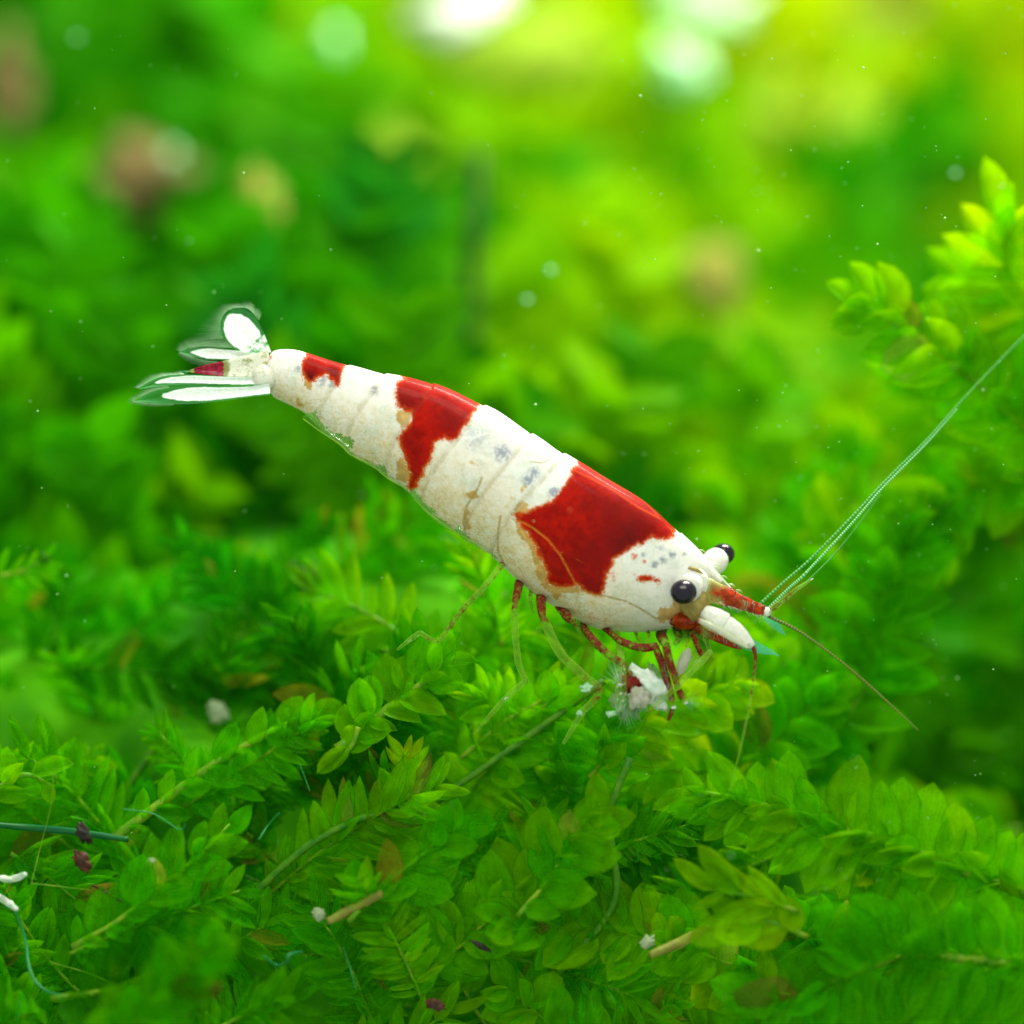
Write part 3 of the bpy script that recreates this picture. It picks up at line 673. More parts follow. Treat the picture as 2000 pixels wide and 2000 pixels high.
def fringe(parent, base, tips, n, y, mat, r=.003):
    mat = M['bristle']
    Bp = spline([(a, b, 0) for a, b in base], n); Tp = spline([(a, b, 0) for a, b in tips], n); v = []; f = []
    for i in range(n):
        a = V(Bp[i][0], Bp[i][1], y); b = V(Tp[i][0], Tp[i][1], y + random.uniform(-.05, .05)); d = (b-a).normalized(); b = a + (b-a)*random.uniform(.85, 1.05)
        s = d.cross(Vector((0, 1, 0))).normalized()*r; u = Vector((0, r, 0)); k = len(v)
        v += [a-s, a+s, a+u, b]; f += [(k, k+1, k+3), (k+1, k+2, k+3), (k+2, k, k+3)]
    return meshobj('bristles', v, f, mat, parent, {'pig': [0]*len(v), 'along': [0]*len(v)})
def soft(c, lo, hi, u, u1, ramp=.16):
    hi = min(hi, 1.0); m_ = (lo+hi)/2; h_ = (hi-lo)/2; b_ = max(0, u-.45)/(u1-.45)
    e = (1 - ((c-m_)/h_)**2 - b_*b_)*4.5
    e -= .3*abs(math.sin(c*26))*u
    return -1.2*max(0, min(1, e))
def inner(u, c, u0=.9, w0=.2):
    m_ = min(c, 1-c)
    return -1.15 if (m_ > w0*.5 and u < u0) else (-.15 if u < u0 else .05)
R = [((530, 688), (500, 690)), ((515, 650), (484, 690)), ((500, 622), (455, 676)), ((485, 608), (434, 652)), ((468, 603), (432, 630)), ((452, 606), (440, 616))]
u1 = blade('tail_fan_blade', R, M['fan'], -.05, .25, lambda u, c: soft(c, .10, 1.3, u, .95) if u > .3 else -.55)
fringe(u1, [(505, 625), (487, 605), (466, 601), (445, 607), (432, 625), (431, 645), (436, 660)], [(512, 606), (488, 588), (464, 590), (428, 594), (400, 618), (382, 642), (372, 662)], 46, .15, M['fan'])
R = [((500, 690), (500, 704)), ((470, 684), (470, 704)), ((435, 681), (435, 703)), ((400, 678), (402, 702)), ((372, 681), (376, 696)), ((350, 687), (351, 689))]
u2 = blade('tail_fan_blade', R, M['fan'], .05, .1, lambda u, c: soft(c, .05, .95, u, .88))
fringe(u2, [(480, 686), (455, 680), (430, 679), (400, 677), (372, 680), (352, 686)], [(462, 662), (436, 652), (404, 652), (376, 655), (352, 665), (340, 680)], 44, .12, M['fan'])
fringe(u2, [(352, 688), (380, 698), (402, 704), (425, 706)], [(345, 694), (364, 708), (384, 716), (408, 716)], 36, .12, M['fan'])
R = [((525, 684), (525, 745)), ((500, 690), (500, 744)), ((470, 696), (470, 741)), ((436, 705), (436, 737)), ((400, 713), (402, 732)), ((370, 723), (371, 727))]
M['telson'] = pigment('telson_shell', (.3, .35, .1), (.42, .01, .05), .7, spot=13, white=(.84, .81, .72))
u3 = blade('telson', R, M['telson'], -.12, 0, lambda u, c: float(np.interp(u, [0, .50, .60, .90, .96], [-.75, -.75, 1.2, 1.2, 0])), thick=.04)
brist(u3, V(372, 725, -.12), (-1, 0, -.1), 10, .14, .25, M['fan'])
R = [((520, 735), (524, 750)), ((480, 735), (480, 753)), ((430, 734), (430, 752)), ((370, 732), (370, 751)), ((312, 737), (318, 754)), ((270, 758), (272, 760))]
u4 = blade('tail_fan_blade', R, M['fan'], -.2, -.05, lambda u, c: soft(c, .06, .9, u, .9))
fringe(u4, [(360, 731), (320, 735), (295, 744), (272, 757)], [(350, 724), (306, 728), (280, 736), (258, 757)], 60, -.22, M['fan'])
R = [((526, 746), (528, 771)), ((480, 753), (484, 776)), ((420, 753), (424, 784)), ((365, 752), (368, 789)), ((310, 760), (312, 788)), ((264, 781), (266, 784))]
u5 = blade('tail_fan_blade', R, M['fan'], -.26, -.1, lambda u, c: soft(c, .1, .9, u, .82))
fringe(u5, [(330, 757), (300, 764), (275, 775), (264, 783), (300, 788), (340, 789)], [(318, 750), (285, 757), (256, 770), (248, 786), (284, 795), (330, 794)], 46, -.33, M['fan'])
blob('tail_joint', V(515, 738, -.12), (.12, .12, .13), M['telson'], shrimp, lump=.1, attrs={'pig': [-.8]*(20*13)})
# swimmerets: clear paddles tucked under the belly
for low, up in (([(592, 818), (619, 838), (638, 851), (663, 867), (685, 888), (728, 910), (753, 931), (797, 957)], [(592, 812), (630, 815), (655, 830), (680, 845), (705, 860), (740, 885), (770, 905), (805, 935)]),
                ([(809, 975), (841, 1005), (885, 1037), (916, 1054), (952, 1079)], [(815, 950), (850, 975), (895, 1010), (925, 1030), (955, 1060)])):
    prism('swimmeret', up, low, .035, M['film'], shrimp, lambda u, c: 0, y=-.02, n=40)
    tube('film_rim', [V(x, y, -.04) for x, y in low], [.006]*len(low), M['rim'], shrimp, n=50, seg=6)
# ------------------------------------------------------------------ food the shrimp is picking at, other scraps
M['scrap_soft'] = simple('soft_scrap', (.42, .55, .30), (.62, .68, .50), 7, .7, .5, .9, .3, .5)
def scrap(name, px, py, y, r, mat, label, cat, lump=.4, rot=0, group=None, seed=0, freq=2.2):
    o = blob(name, V(px, py, y), r, mat, lump=lump, freq=freq, seed=seed, rot=Matrix.Rotation(rot, 3, 'Y').to_euler(), nu=26, nv=16)
    return tag(o, label, cat, group)
M['food'] = simple('food_scrap', (.50, .56, .38), (.74, .66, .62), 9, .5, .4, .7, .6)
M['fuzz'] = simple('fuzzy_scrap', (.35, .62, .30), (.6, .72, .5), 16, .6, .4, .26, .3)
scrap('food_scrap', 1272, 1342, -.4, (.12, .06, .20), M['white'], 'bright white scrap of food between the red front legs', 'food scrap', .9, -.9, seed=3, freq=1.3)
scrap('food_scrap', 1247, 1364, -.5, (.10, .06, .10), M['food'], 'round pinkish scrap of food below the bright white scrap', 'food scrap', .5, seed=1)
scrap('food_scrap', 1336, 1292, -.25, (.055, .04, .14), M['food'], 'pale rounded flake standing just right of the two red front legs', 'food scrap', .15, .35, seed=5)
scrap('food_scrap', 1228, 1372, -.36, (.15, .06, .12), M['fuzz'], 'hazy pale green clump of food fibres under the front legs', 'food scrap', .9, .3, seed=8, freq=3.5)
fz = C.objects[-1]
for a, b in ((1213, 1340), (1222, 1380), (1240, 1395), (1205, 1395)): brist(fz, V(a, b, -.45), (random.uniform(-.4, .4), -.2, random.choice((-1, 1))), 26, .28, .5, M['bristle'], .0035)
scrap('food_scrap', 1290, 1330, -.25, (.06, .04, .18), M['fuzz'], 'thin hazy film of food behind the two red front legs', 'food scrap', .4, -.6, seed=9)
for px, py, r, lb in ((1145, 1343, .05, 'tiny mint flake left of the long clear front leg joint'), (1132, 1392, .03, 'tiny pale speck on the lower joint of the long clear leg'), (1193, 1394, .04, 'tiny mint flake on the moss left of the food scraps')):
    scrap('flake', px, py, -.5, (r, r*.4, r*.6), M['mint'], lb, 'flake', .9, seed=px)
# added blobs for light highlights, and flakes and dull leaves far back (out of focus)
BK = [(905, 22, 17, (.70, .3, .30), 'white', 'large glaring white highlight blob at the top edge above the shrimp', -.35), (655, 80, 15, (.12, .12, .18), 'mint', 'small mint highlight blob left of the large white highlight', 0),
      (1370, 10, 17, (.60, .3, .24), 'mint', 'broad pale highlight blob at the top edge right of centre', .2), (1327, 128, 15, (.30, .3, .36), 'mint', 'rounded mint highlight blob hanging under the broad pale highlight', .1), (1455, -5, 17, (.2, .2, .10), 'white', 'small white highlight blob at the top edge beside the broad pale highlight', -.5),
      (1505, 215, 13, (.28, .2, .50), 'olive', 'pale curved flake right of the rounded mint highlight', .3), (1135, 857, 5.5, (.10, .08, .06), 'mint', 'small mint flake floating just above the shrimp back', .6),
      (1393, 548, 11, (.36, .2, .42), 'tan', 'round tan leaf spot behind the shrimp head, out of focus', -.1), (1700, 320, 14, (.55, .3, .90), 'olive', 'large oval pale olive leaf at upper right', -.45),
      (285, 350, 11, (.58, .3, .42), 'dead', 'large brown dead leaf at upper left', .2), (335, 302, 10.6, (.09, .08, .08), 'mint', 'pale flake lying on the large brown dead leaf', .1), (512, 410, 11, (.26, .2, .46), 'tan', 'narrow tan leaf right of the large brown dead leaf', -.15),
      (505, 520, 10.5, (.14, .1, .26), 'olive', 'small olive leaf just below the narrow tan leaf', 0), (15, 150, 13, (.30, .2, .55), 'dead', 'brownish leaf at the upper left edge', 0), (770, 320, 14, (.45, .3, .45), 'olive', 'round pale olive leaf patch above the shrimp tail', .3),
      (1000, 110, 16, (1.25, .3, .75), 'olive', 'wide pale olive leaf patch under the large white highlight', .1), (1720, 30, 16, (.5, .3, .25), 'tan', 'tan flake along the upper right edge', -.2), (300, 670, 8, (.10, .06, .09), 'brown', 'small dark clot left of the upper tail blade', .5)]
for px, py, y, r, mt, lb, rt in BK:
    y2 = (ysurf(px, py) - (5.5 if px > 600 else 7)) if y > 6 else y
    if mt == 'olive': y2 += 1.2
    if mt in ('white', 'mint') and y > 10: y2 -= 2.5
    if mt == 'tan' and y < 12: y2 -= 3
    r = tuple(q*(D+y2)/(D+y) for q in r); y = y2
    scrap('leaf_or_highlight', px, py, y, r, M[mt], lb, 'flake', .75, rt, seed=px*.37, freq=1.5)
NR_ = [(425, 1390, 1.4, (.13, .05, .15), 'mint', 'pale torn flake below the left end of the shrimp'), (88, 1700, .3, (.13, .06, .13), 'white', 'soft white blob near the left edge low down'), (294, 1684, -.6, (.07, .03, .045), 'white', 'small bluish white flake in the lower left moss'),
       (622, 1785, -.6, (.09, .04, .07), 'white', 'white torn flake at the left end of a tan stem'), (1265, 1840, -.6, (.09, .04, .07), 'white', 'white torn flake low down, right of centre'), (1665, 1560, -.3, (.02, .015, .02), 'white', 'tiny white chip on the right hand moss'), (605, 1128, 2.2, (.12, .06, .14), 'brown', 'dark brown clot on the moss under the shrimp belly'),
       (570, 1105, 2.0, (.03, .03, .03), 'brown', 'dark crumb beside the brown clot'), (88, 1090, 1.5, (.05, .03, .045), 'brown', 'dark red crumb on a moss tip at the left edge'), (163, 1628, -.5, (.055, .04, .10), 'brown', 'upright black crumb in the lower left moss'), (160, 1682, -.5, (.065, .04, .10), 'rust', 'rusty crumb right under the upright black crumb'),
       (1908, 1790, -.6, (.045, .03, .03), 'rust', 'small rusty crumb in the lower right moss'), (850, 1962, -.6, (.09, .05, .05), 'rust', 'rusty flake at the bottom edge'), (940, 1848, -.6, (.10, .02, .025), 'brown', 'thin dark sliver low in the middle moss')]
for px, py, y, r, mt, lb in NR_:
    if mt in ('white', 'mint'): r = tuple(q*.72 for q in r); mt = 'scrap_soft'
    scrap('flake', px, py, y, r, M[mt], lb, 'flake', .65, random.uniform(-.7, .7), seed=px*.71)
def thread(pts, r, mat, label, cat='thread', name='algae_thread', y=-.6, lump=.25):
    n = len(pts)
    o = tube(name, [V(a, b, y + .15*math.sin(i*1.7)) for i, (a, b) in enumerate(pts)], [.7*r*(1-.3*abs(2*i/(n-1)-1)) for i in range(n)], M[mat], n=40, seg=7, lump=lump)
    return tag(o, label, cat)
thread([(25, 1770), (48, 1830), (60, 1900), (90, 1935), (140, 1945)], .025, 'teal', 'teal algae thread bending at the lower left edge')
thread([(670, 1850), (682, 1885), (695, 1930)], .014, 'teal', 'short upright teal thread in the lower left middle moss')
thread([(572, 1450), (585, 1490), (605, 1545)], .008, 'teal', 'fine teal thread below the pale stem', y=.2)
thread([(505, 1640), (525, 1610), (545, 1588)], .012, 'teal', 'short slanting teal thread right of the lower left moss')
thread([(255, 1830), (280, 1805), (305, 1785)], .022, 'teal', 'stubby teal thread beside the black twigs')
thread([(515, 1868), (540, 1885), (560, 1880), (565, 1865), (590, 1858)], .03, 'teal', 'curled teal scrap low in the left moss')
thread([(0, 1715), (25, 1716), (50, 1708)], .05, 'white', 'upper white twig at the left edge', 'twig', 'twig', lump=.6)
thread([(-5, 1750), (15, 1762), (32, 1775)], .05, 'white', 'lower white twig at the left edge', 'twig', 'twig', lump=.6)
thread([(177, 1728), (205, 1742), (238, 1762)], .016, 'brown', 'black twig sloping down in the lower left moss', 'twig', 'twig', lump=.7)
thread([(270, 1788), (290, 1792), (316, 1799)], .018, 'brown', 'short black twig just right of the sloping black twig', 'twig', 'twig', lump=.7)
thread([(60, 1725), (120, 1732), (175, 1738)], .007, 'stem', 'hair thin green thread between white and black twigs')
thread([(60, 1730), (80, 1650), (100, 1570), (105, 1500)], .008, 'stem', 'hair thin upright thread near the left edge')
thread([(240, 1580), (300, 1590), (350, 1620), (362, 1610)], .010, 'teal', 'fine wavy teal thread in the left moss')
thread([(-20, 1610), (60, 1617), (150, 1625), (250, 1640)], .055, 'teal_dark', 'dark teal ribbon leaf at the left edge', 'ribbon', 'ribbon_leaf', y=-.2, lump=.1)
thread([(100, 1880), (170, 1900), (230, 1925)], .01, 'stem', 'thin stalk crossing the lower left corner')
for a, lb in (([(640, 1800), (690, 1775), (745, 1745)], 'tan stem stub in the lower middle left'), ([(1270, 1865), (1330, 1840), (1385, 1812)], 'tan stem stub in the lower middle right')):
    thread(a, .075, 'stem_brown', lb, 'stem', 'dead_stem', y=-.7, lump=.15)
tag(tube('dark_stem', [V(935, 300, 9), V(925, 450, 9), V(918, 600, 9.3), V(915, 790, 9.5)], [.07, .10, .10, .08], M['dark_stem'], n=20, seg=7, lump=.3), 'blurred dark upright stem behind the shrimp back', 'stem')
# two tiny mites of fluff above the shrimp
for px, py, lb in ((1076, 527, 'upper mint speck drifting above the shrimp'), (1030, 585, 'lower mint speck drifting above the shrimp'), (150, 73, 'tiny teal speck in the dark upper left'), (1866, 338, 'white speck on the upper right leaf')):
    scrap('speck', px, py, 3.5 if px > 200 else 6, (.034, .015, .022), M['mint'], lb, 'speck', .9, seed=px)

# ------------------------------------------------------------------ moss fronds
G1 = (.065, .43, .0); G2 = (.15, .53, .0); G3 = (.28, .60, .0); GD = (.018, .21, .0); GT = (.02, .32, .004)
def fp(pts, y0, y1=None):
    y1 = y0 if y1 is None else y1; n = len(pts)
    return [V(a, b, y0 + (y1-y0)*i/(n-1)) for i, (a, b) in enumerate(pts)]
frond(fp([(2060, 1770), (1980, 1735), (1850, 1690), (1700, 1635), (1560, 1595), (1430, 1560), (1340, 1545)], -.6, -.3), 'big bright frond with broad oval leaves sweeping in from the right edge', G2, L=.56, gap=.52, ang=80, stem_r=.075, facing=.3, tipcol=G1, front=.6)
frond(fp([(2080, 1890), (2000, 1885), (1850, 1868), (1750, 1868), (1640, 1912), (1520, 1972), (1460, 2010)], -.95, -.8), 'frond with a thick smooth arched stem in the lower right corner', G1, L=.66, gap=.5, ang=70, stem_r=.07, facing=.35, front=.1)
frond(fp([(1560, 1780), (1500, 1760), (1440, 1745), (1370, 1735)], -.8), 'pale yellow green leaf cluster under the big bright frond', G3, L=.55, style='slim', gap=.9, ang=35, stem_r=.03, front=.5)
frond(fp([(1580, 1830), (1500, 1800), (1420, 1800)], -.8), 'short pale cluster just right of the tan stem stub', G3, L=.5, style='broad', gap=.8, ang=40, stem_r=.03)
frond(fp([(220, 1640), (300, 1580), (400, 1505), (500, 1445), (580, 1405), (625, 1395)], .2, .5), 'long bare yellow green stem slanting up left of centre', G1, L=.34, gap=1.6, ang=40, stem_r=.055, front=.0)
frond(fp([(660, 1465), (700, 1432), (766, 1377), (830, 1330), (890, 1284)], .0, .3), 'bright knobbly stem with leaves just below the shrimp belly', G2, L=.40, gap=.7, ang=55, stem_r=.06, front=.5)
frond(fp([(700, 1420), (690, 1450), (672, 1475), (650, 1500)], -.1), 'cluster of two plump leaves at the foot of the knobbly stem', G2, L=.5, gap=1.6, ang=28, stem_r=.03, front=.3)
frond(fp([(850, 1300), (790, 1245), (727, 1203), (660, 1172), (600, 1150)], .8, 1.4), 'feathery frond with slim leaves under the shrimp belly', G2, L=.50, style='slim', gap=.75, ang=58, stem_r=.028, front=.2, facing=.3)
frond(fp([(1000, 1180), (940, 1120), (880, 1060), (800, 1010), (730, 985)], 2.2, 3.2), 'feathery blurred frond behind the middle of the belly', G1, L=.55, style='slim', gap=.8, ang=60, stem_r=.03, front=.2)
frond(fp([(640, 1300), (560, 1240), (500, 1190), (430, 1150)], 2.2, 3.0), 'soft feathery frond left of the brown clot', G1, L=.48, style='slim', gap=.8, ang=60, stem_r=.03)
frond(fp([(2120, 960), (2000, 835), (1900, 745), (1800, 665), (1720, 615), (1668, 600)], 1.5, 1.2), 'bright frond with a rounded leaf tip reaching in at the right edge', G2, L=.66, gap=.52, ang=62, stem_r=.06, front=.3, tipcol=G3)
frond(fp([(2160, 760), (2080, 660), (1990, 560), (1960, 480), (1975, 420)], 1.9, 1.7), 'tall bright frond cut by the right edge, above the rounded tip', G3, L=.78, gap=.5, ang=55, stem_r=.05, front=.3)
frond(fp([(2100, 860), (2010, 720), (1930, 620), (1900, 540)], 2.2, 2.2), 'middle frond behind the rounded leaf tip at the right edge', G2, L=.7, gap=.5, ang=58, stem_r=.05, front=.3)
frond(fp([(2120, 1080), (2020, 960), (1920, 880), (1830, 810), (1770, 740)], 3.0, 3.4), 'blurred leafy frond behind the tips of the long feelers', G2, L=.66, gap=.5, ang=60, stem_r=.05, front=.4)
frond(fp([(2100, 960), (2000, 930), (1900, 950), (1830, 1010), (1790, 1090)], 2.0, 2.0), 'drooping yellowish frond right of the long feelers', G2, L=.6, gap=.5, ang=60, stem_r=.05, front=.3)
frond(fp([(1560, 1560), (1640, 1430), (1700, 1300), (1730, 1170), (1760, 1060), (1840, 970)], 1.5, 2.1), 'tall frond of rounded leaves right of the dark feeler', G1, L=.62, gap=.46, ang=72, stem_r=.04, front=.5)
frond(fp([(1480, 1500), (1550, 1400), (1600, 1280), (1640, 1160), (1640, 1040), (1690, 950)], 2.0, 2.8), 'upright rounded frond between the feelers', G2, L=.58, gap=.48, ang=66, stem_r=.04, front=.5)
frond(fp([(1420, 1420), (1500, 1300), (1540, 1200), (1570, 1100), (1600, 1000), (1660, 900)], 2.8, 4.2), 'soft upright frond behind the base of the long feelers', G1, L=.6, gap=.48, ang=64, stem_r=.04, front=.5)
frond(fp([(1400, 1240), (1430, 1140), (1450, 1050), (1420, 960)], 4.4, 5.2), 'blurred sprig behind the far eye', G2, L=.7, gap=.5, ang=60)
frond(fp([(1380, 1560), (1470, 1480), (1560, 1400), (1620, 1320)], .9, 1.3), 'frond rising rightward under the shrimp nose', G1, L=.5, gap=.5, ang=62, stem_r=.035)
frond(fp([(1500, 1460), (1500, 1380), (1480, 1310), (1490, 1240)], 1.2, 1.6), 'round leaved sprig under the shrimp nose', G2, L=.50, gap=.6, ang=60, stem_r=.03, front=.7)
frond(fp([(760, 1420), (850, 1330), (950, 1270), (1060, 1230), (1150, 1210)], .9, 1.3), 'feathery frond rising rightward between the middle legs', G2, L=.46, style='slim', gap=.5, ang=58, stem_r=.03)
frond(fp([(900, 1480), (1000, 1400), (1110, 1350), (1230, 1320)], .4, .6), 'feathery frond under the food scraps', G2, L=.46, style='slim', gap=.5, ang=56, stem_r=.03)
frond(fp([(520, 1330), (620, 1240), (720, 1150), (830, 1080), (930, 1040)], 2.2, 3.2), 'long feathery frond rising behind the belly', G1, L=.52, style='slim', gap=.5, ang=58, stem_r=.03)
frond(fp([(1150, 1520), (1230, 1430), (1330, 1370), (1440, 1340)], .3, .7), 'pale frond just below the red front legs', G3, L=.5, style='broad', gap=.5, ang=58, stem_r=.03)
frond(fp([(-40, 1130), (30, 1120), (75, 1100), (90, 1095)], 1.5), 'thin frond with a dark tip at the left edge', G1, L=.34, style='slim', gap=.9, ang=50)
frond(fp([(-30, 1560), (30, 1520), (60, 1515), (100, 1535)], -.2), 'pale leaf cluster at the left edge', G2, L=.38, gap=1.1, ang=50, stem_r=.04)
frond(fp([(140, 1850), (230, 1800), (290, 1750), (380, 1680), (450, 1610)], -.7, -.5), 'upright sprig with crisp angular leaves in the lower left', G1, L=.44, gap=.9, ang=45, stem_r=.035)
frond(fp([(680, 1800), (740, 1740), (800, 1690), (860, 1640), (900, 1610)], -.6, -.4), 'sprig with crisp angular leaves in the lower middle', G1, L=.44, gap=.9, ang=45, stem_r=.03)
frond(fp([(1010, 1790), (1070, 1720), (1100, 1670), (1150, 1620)], -.6, -.4), 'sprig with crisp angular leaves below the front legs', G1, L=.42, gap=.9, ang=45, stem_r=.03)
frond(fp([(100, 1950), (200, 1935), (300, 1900), (380, 1870)], -.9), 'dark arching frond in the lower left corner', GD, L=.6, gap=.8, ang=40, stem_r=.03)

for q, (pts, y, lb) in enumerate(((( (700, 1700), (860, 1560), (1030, 1440), (1180, 1330) ), .3, 'long faint bare stem rising rightward under the middle legs'),
        (((1090, 1900), (1200, 1760), (1190, 1600), (1230, 1480)), -.2, 'wavy bare stem climbing below the front legs'),
        (((330, 1420), (230, 1560), (140, 1640)), .9, 'faint bare stem sloping down at the left'),
        (((480, 1760), (620, 1640), (800, 1560)), .0, 'faint bare stem crossing the lower left bank'))):
    tag(tube('bare_stem', fp(pts, y), [.04]*len(pts), M['stem_dark'], n=24, seg=7, lump=.3), lb, 'stem')
WHERE_X = [(170, 'at the far left edge'), (360, 'left of the tail'), (560, 'under the tail fan'), (760, 'under the rear belly'), (960, 'under the belly'), (1140, 'below the middle legs'), (1330, 'below the front legs'), (1520, 'below the head'),
           (1730, 'right of the head'), (3000, 'at the right edge')]
WHERE_Y = [(1130, 'bank top'), (1300, 'upper bank'), (1450, 'middle bank'), (1600, 'lower middle bank'), (1760, 'lower bank'), (1900, 'near bottom'), (9999, 'at bottom edge')]
seen = {}
def describe(px, py, col, style, ang, Ln):
    size = 'long' if Ln > 260 else ('short' if Ln < 190 else 'medium')
    cn = {G1: 'green', G2: 'bright green', G3: 'yellow green', GD: 'dark green', GT: 'bluish green'}[col]
    lean = 'rightward' if math.cos(ang) > .45 else ('leftward' if math.cos(ang) < -.45 else 'upright')
    wx = next(n for v, n in WHERE_X if px < v); wy = next(n for v, n in WHERE_Y if py < v)
    lb = '%s%s %s frond, %s leaves, %s, %s' % (size+' ', lean, cn, 'broad' if style == 'broad' else 'slim', wx, wy)
    return lb
R_ = random.Random(21)
gy = 1020; fill = []
while gy < 2130:
    gx = -60
    while gx < 2080:
        px = gx + R_.uniform(-70, 70); py = gy + R_.uniform(-50, 50)
        if py > boundary(px) + 15: fill.append((px, py))
        gx += 165
    gy += 105
for px, py in fill:
    d = py - boundary(px)
    y = ysurf(px, py) + R_.uniform(0, 1.2)
    if px < 700 and d < 350: y += R_.uniform(.3, 1.6)
    if py > 1500 and R_.random() < .12: y -= R_.uniform(.6, 1.8)
    if 1440 < py < 1640 and px > 1350: y += .8
    ang = R_.gauss(.75, .55) if R_.random() < .72 else R_.gauss(2.3, .5)
    if px > 1300 and py > 1400: ang = R_.gauss(PI*.92, .45)
    Ln = R_.uniform(230, 470)
    if d < 160: Ln *= .65
    k = R_.uniform(-.7, .7); pts = []; x, yy = px - math.cos(ang)*Ln*.5, py + math.sin(ang)*Ln*.5; a = ang - k*.5
    for q in range(5):
        pts.append(V(x, yy, y - .12*q*R_.uniform(0, 1))); x += math.cos(a)*Ln/4; yy -= math.sin(a)*Ln/4; a += k*.25
    right = px/2000
    r = R_.random()
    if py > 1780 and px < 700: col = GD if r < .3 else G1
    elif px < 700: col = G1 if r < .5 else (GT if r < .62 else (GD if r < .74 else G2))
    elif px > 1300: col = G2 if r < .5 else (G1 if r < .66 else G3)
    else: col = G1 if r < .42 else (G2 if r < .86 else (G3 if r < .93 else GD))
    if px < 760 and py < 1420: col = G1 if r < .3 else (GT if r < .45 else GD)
    style = 'slim' if R_.random() < (.88 if px < 1250 else .35) else 'broad'
    lb = describe(px, py, col, style, ang, Ln)
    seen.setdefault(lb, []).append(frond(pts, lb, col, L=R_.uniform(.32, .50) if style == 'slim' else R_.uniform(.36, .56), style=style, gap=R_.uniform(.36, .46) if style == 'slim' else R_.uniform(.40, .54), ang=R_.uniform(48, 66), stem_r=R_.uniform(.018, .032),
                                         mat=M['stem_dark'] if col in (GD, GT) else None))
for lb, lst in seen.items():
    if len(lst) > 1:
        for o in lst: o['group'] = lb.split(',')[0] + 's'
        for o, wd in zip(sorted(lst, key=lambda o: -o.location.z), ('upper one', 'lower one') if len(lst) == 2 else ('top one', 'middle one', 'lowest one', 'last one')):
            if len(lb.split()) <= 14: o['label'] = lb + ', ' + wd
print('leaves', nleaf, 'fronds', sum(len(v) for v in seen.values()))

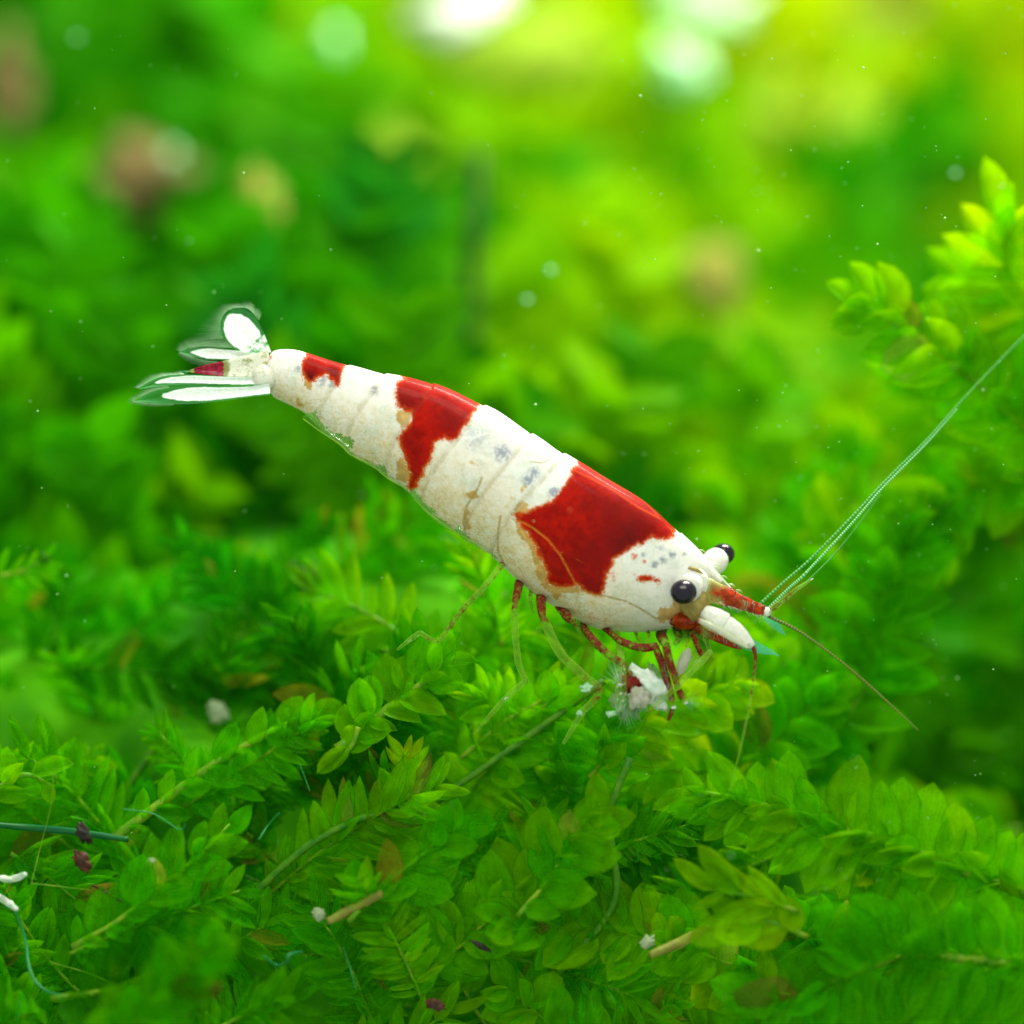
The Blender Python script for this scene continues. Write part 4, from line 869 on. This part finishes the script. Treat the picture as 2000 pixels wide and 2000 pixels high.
# ------------------------------------------------------------------ the far moss: one out-of-focus mass behind
def far_moss():
    rng = np.random.default_rng(5)
    # leaf template
    rows = 4; cols = (-1, 0, 1); tv = []
    for j in range(rows):
        t = j/(rows-1); wv = .3*math.sin(PI*min(1, (t+.08)**.8))**.8 if t < 1 else .01
        for c in cols: tv.append((c*wv, t, .25*abs(c)*wv))
    tv = np.array(tv); tf = []
    for j in range(rows-1):
        for i in range(2): a = j*3+i; tf.append((a, a+1, a+4, a+3))
    tf = np.array(tf); allv = []; allf = []; allc = []; off = 0
    def put(p, dr, nn, l, c):
        nonlocal off
        xx = np.cross(dr, nn); xx /= np.linalg.norm(xx)+1e-9; zz = np.cross(xx, dr)
        v = p + (tv[:, :1]*xx + tv[:, 1:2]*dr + tv[:, 2:]*zz)*l
        allv.append(v); allf.append(tf+off); off += len(v); allc.append(np.tile(np.array((*c, 1.0)), (len(v), 1)))
    nf = 0
    while nf < 1150:
        px = rng.uniform(-350, 2350); py = rng.uniform(-420, 1720)
        b = float(boundary(px)); d = py - b
        if d > 170: continue
        y = ysurf(px, py) + rng.uniform(-1.2, 1.2)
        y = max(y, 7.0) if d < 20 else 4.9 + rng.uniform(0, 2)
        if px < 800 and 850 < py < 1150 and rng.random() < .35: y = rng.uniform(6, 9)
        f1 = noise.noise(Vector((px*.0042, py*.0042, 4.2))); f2 = noise.noise(Vector((px*.0018+7, py*.0018, 1.1)))
        tone = np.interp(px, [0, 500, 1100, 1600, 2000], [.0, .35, 1.0, .95, .95])*np.interp(py, [-200, 350, 700, 1300, 1700], [1.2, 1.05, .5, .3, .25])  # bright and dark areas of the lit background put into leaf colour
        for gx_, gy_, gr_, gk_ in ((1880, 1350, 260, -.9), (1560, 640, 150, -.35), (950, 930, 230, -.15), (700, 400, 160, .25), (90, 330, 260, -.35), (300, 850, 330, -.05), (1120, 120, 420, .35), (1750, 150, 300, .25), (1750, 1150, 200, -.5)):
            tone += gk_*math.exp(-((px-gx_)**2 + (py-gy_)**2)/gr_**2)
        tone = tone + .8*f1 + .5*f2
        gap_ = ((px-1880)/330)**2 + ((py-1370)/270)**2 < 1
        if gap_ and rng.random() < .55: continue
        if gap_: tone = -1; y = max(y, 11)  # shade of the deep gap put into leaf colour
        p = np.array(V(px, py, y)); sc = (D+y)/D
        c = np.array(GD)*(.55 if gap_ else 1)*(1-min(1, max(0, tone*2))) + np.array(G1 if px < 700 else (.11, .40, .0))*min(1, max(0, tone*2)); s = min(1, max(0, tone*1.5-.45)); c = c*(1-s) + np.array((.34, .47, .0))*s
        if rng.random() < .06 and px < 900: c = np.array((.012, .2, .01))
        ang = rng.normal(PI/2, .5); L = rng.uniform(1.2, 3.0)*sc; k = rng.uniform(-.6, .6); n = int(rng.integers(22, 34)); q = p.copy(); a = ang
        for i in range(n):
            t = np.array((math.cos(a), 0, math.sin(a))); sd = np.array((-t[2], 0, t[0]))*(1 if i % 2 else -1)
            dr = t*rng.uniform(.3, .8) + sd + np.array((0, rng.uniform(-.5, .3), 0)); dr /= np.linalg.norm(dr)
            nn = np.array((rng.uniform(-.7, .7), -1, rng.uniform(-.3, .9))); nn /= np.linalg.norm(nn)
            put(q, dr, nn, rng.uniform(.45, .9)*sc*.9, c*rng.uniform(.82, 1.18)); q = q + t*L/n; a += k/n
        nf += 1
    v = np.concatenate(allv); f = np.concatenate(allf); c = np.concatenate(allc)
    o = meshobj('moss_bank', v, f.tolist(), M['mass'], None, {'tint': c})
    tag(o, 'blurred bank of green moss filling the background behind the shrimp', 'moss', kind='stuff')
far_moss()

# ------------------------------------------------------------------ specks drifting in the water
def specks():
    rng = np.random.default_rng(9); v = []; f = []
    for k in range(520):
        px = rng.uniform(0, 2000); py = rng.uniform(0, 1750); y = rng.normal(.3, 1.6)
        if px < 1200 and rng.random() < .5: px = rng.uniform(1200, 2000)
        r = rng.uniform(.003, .0075) if rng.random() < .93 else .013
        c = V(px, py, max(-2, y)); i = len(v); e = rng.uniform(.7, 1.8)
        for d in ((1, 0, 0), (-1, 0, 0), (0, 1, 0), (0, -1, 0), (0, 0, 1), (0, 0, -1)): v.append((c.x+d[0]*r*e, c.y+d[1]*r, c.z+d[2]*r))
        for t in ((0, 2, 4), (2, 1, 4), (1, 3, 4), (3, 0, 4), (2, 0, 5), (1, 2, 5), (3, 1, 5), (0, 3, 5)): f.append(tuple(i+q for q in t))
    o = meshobj('suspended_specks', v, f, M['speck']); tag(o, 'fine pale specks drifting in the water', 'specks', kind='stuff')
specks()
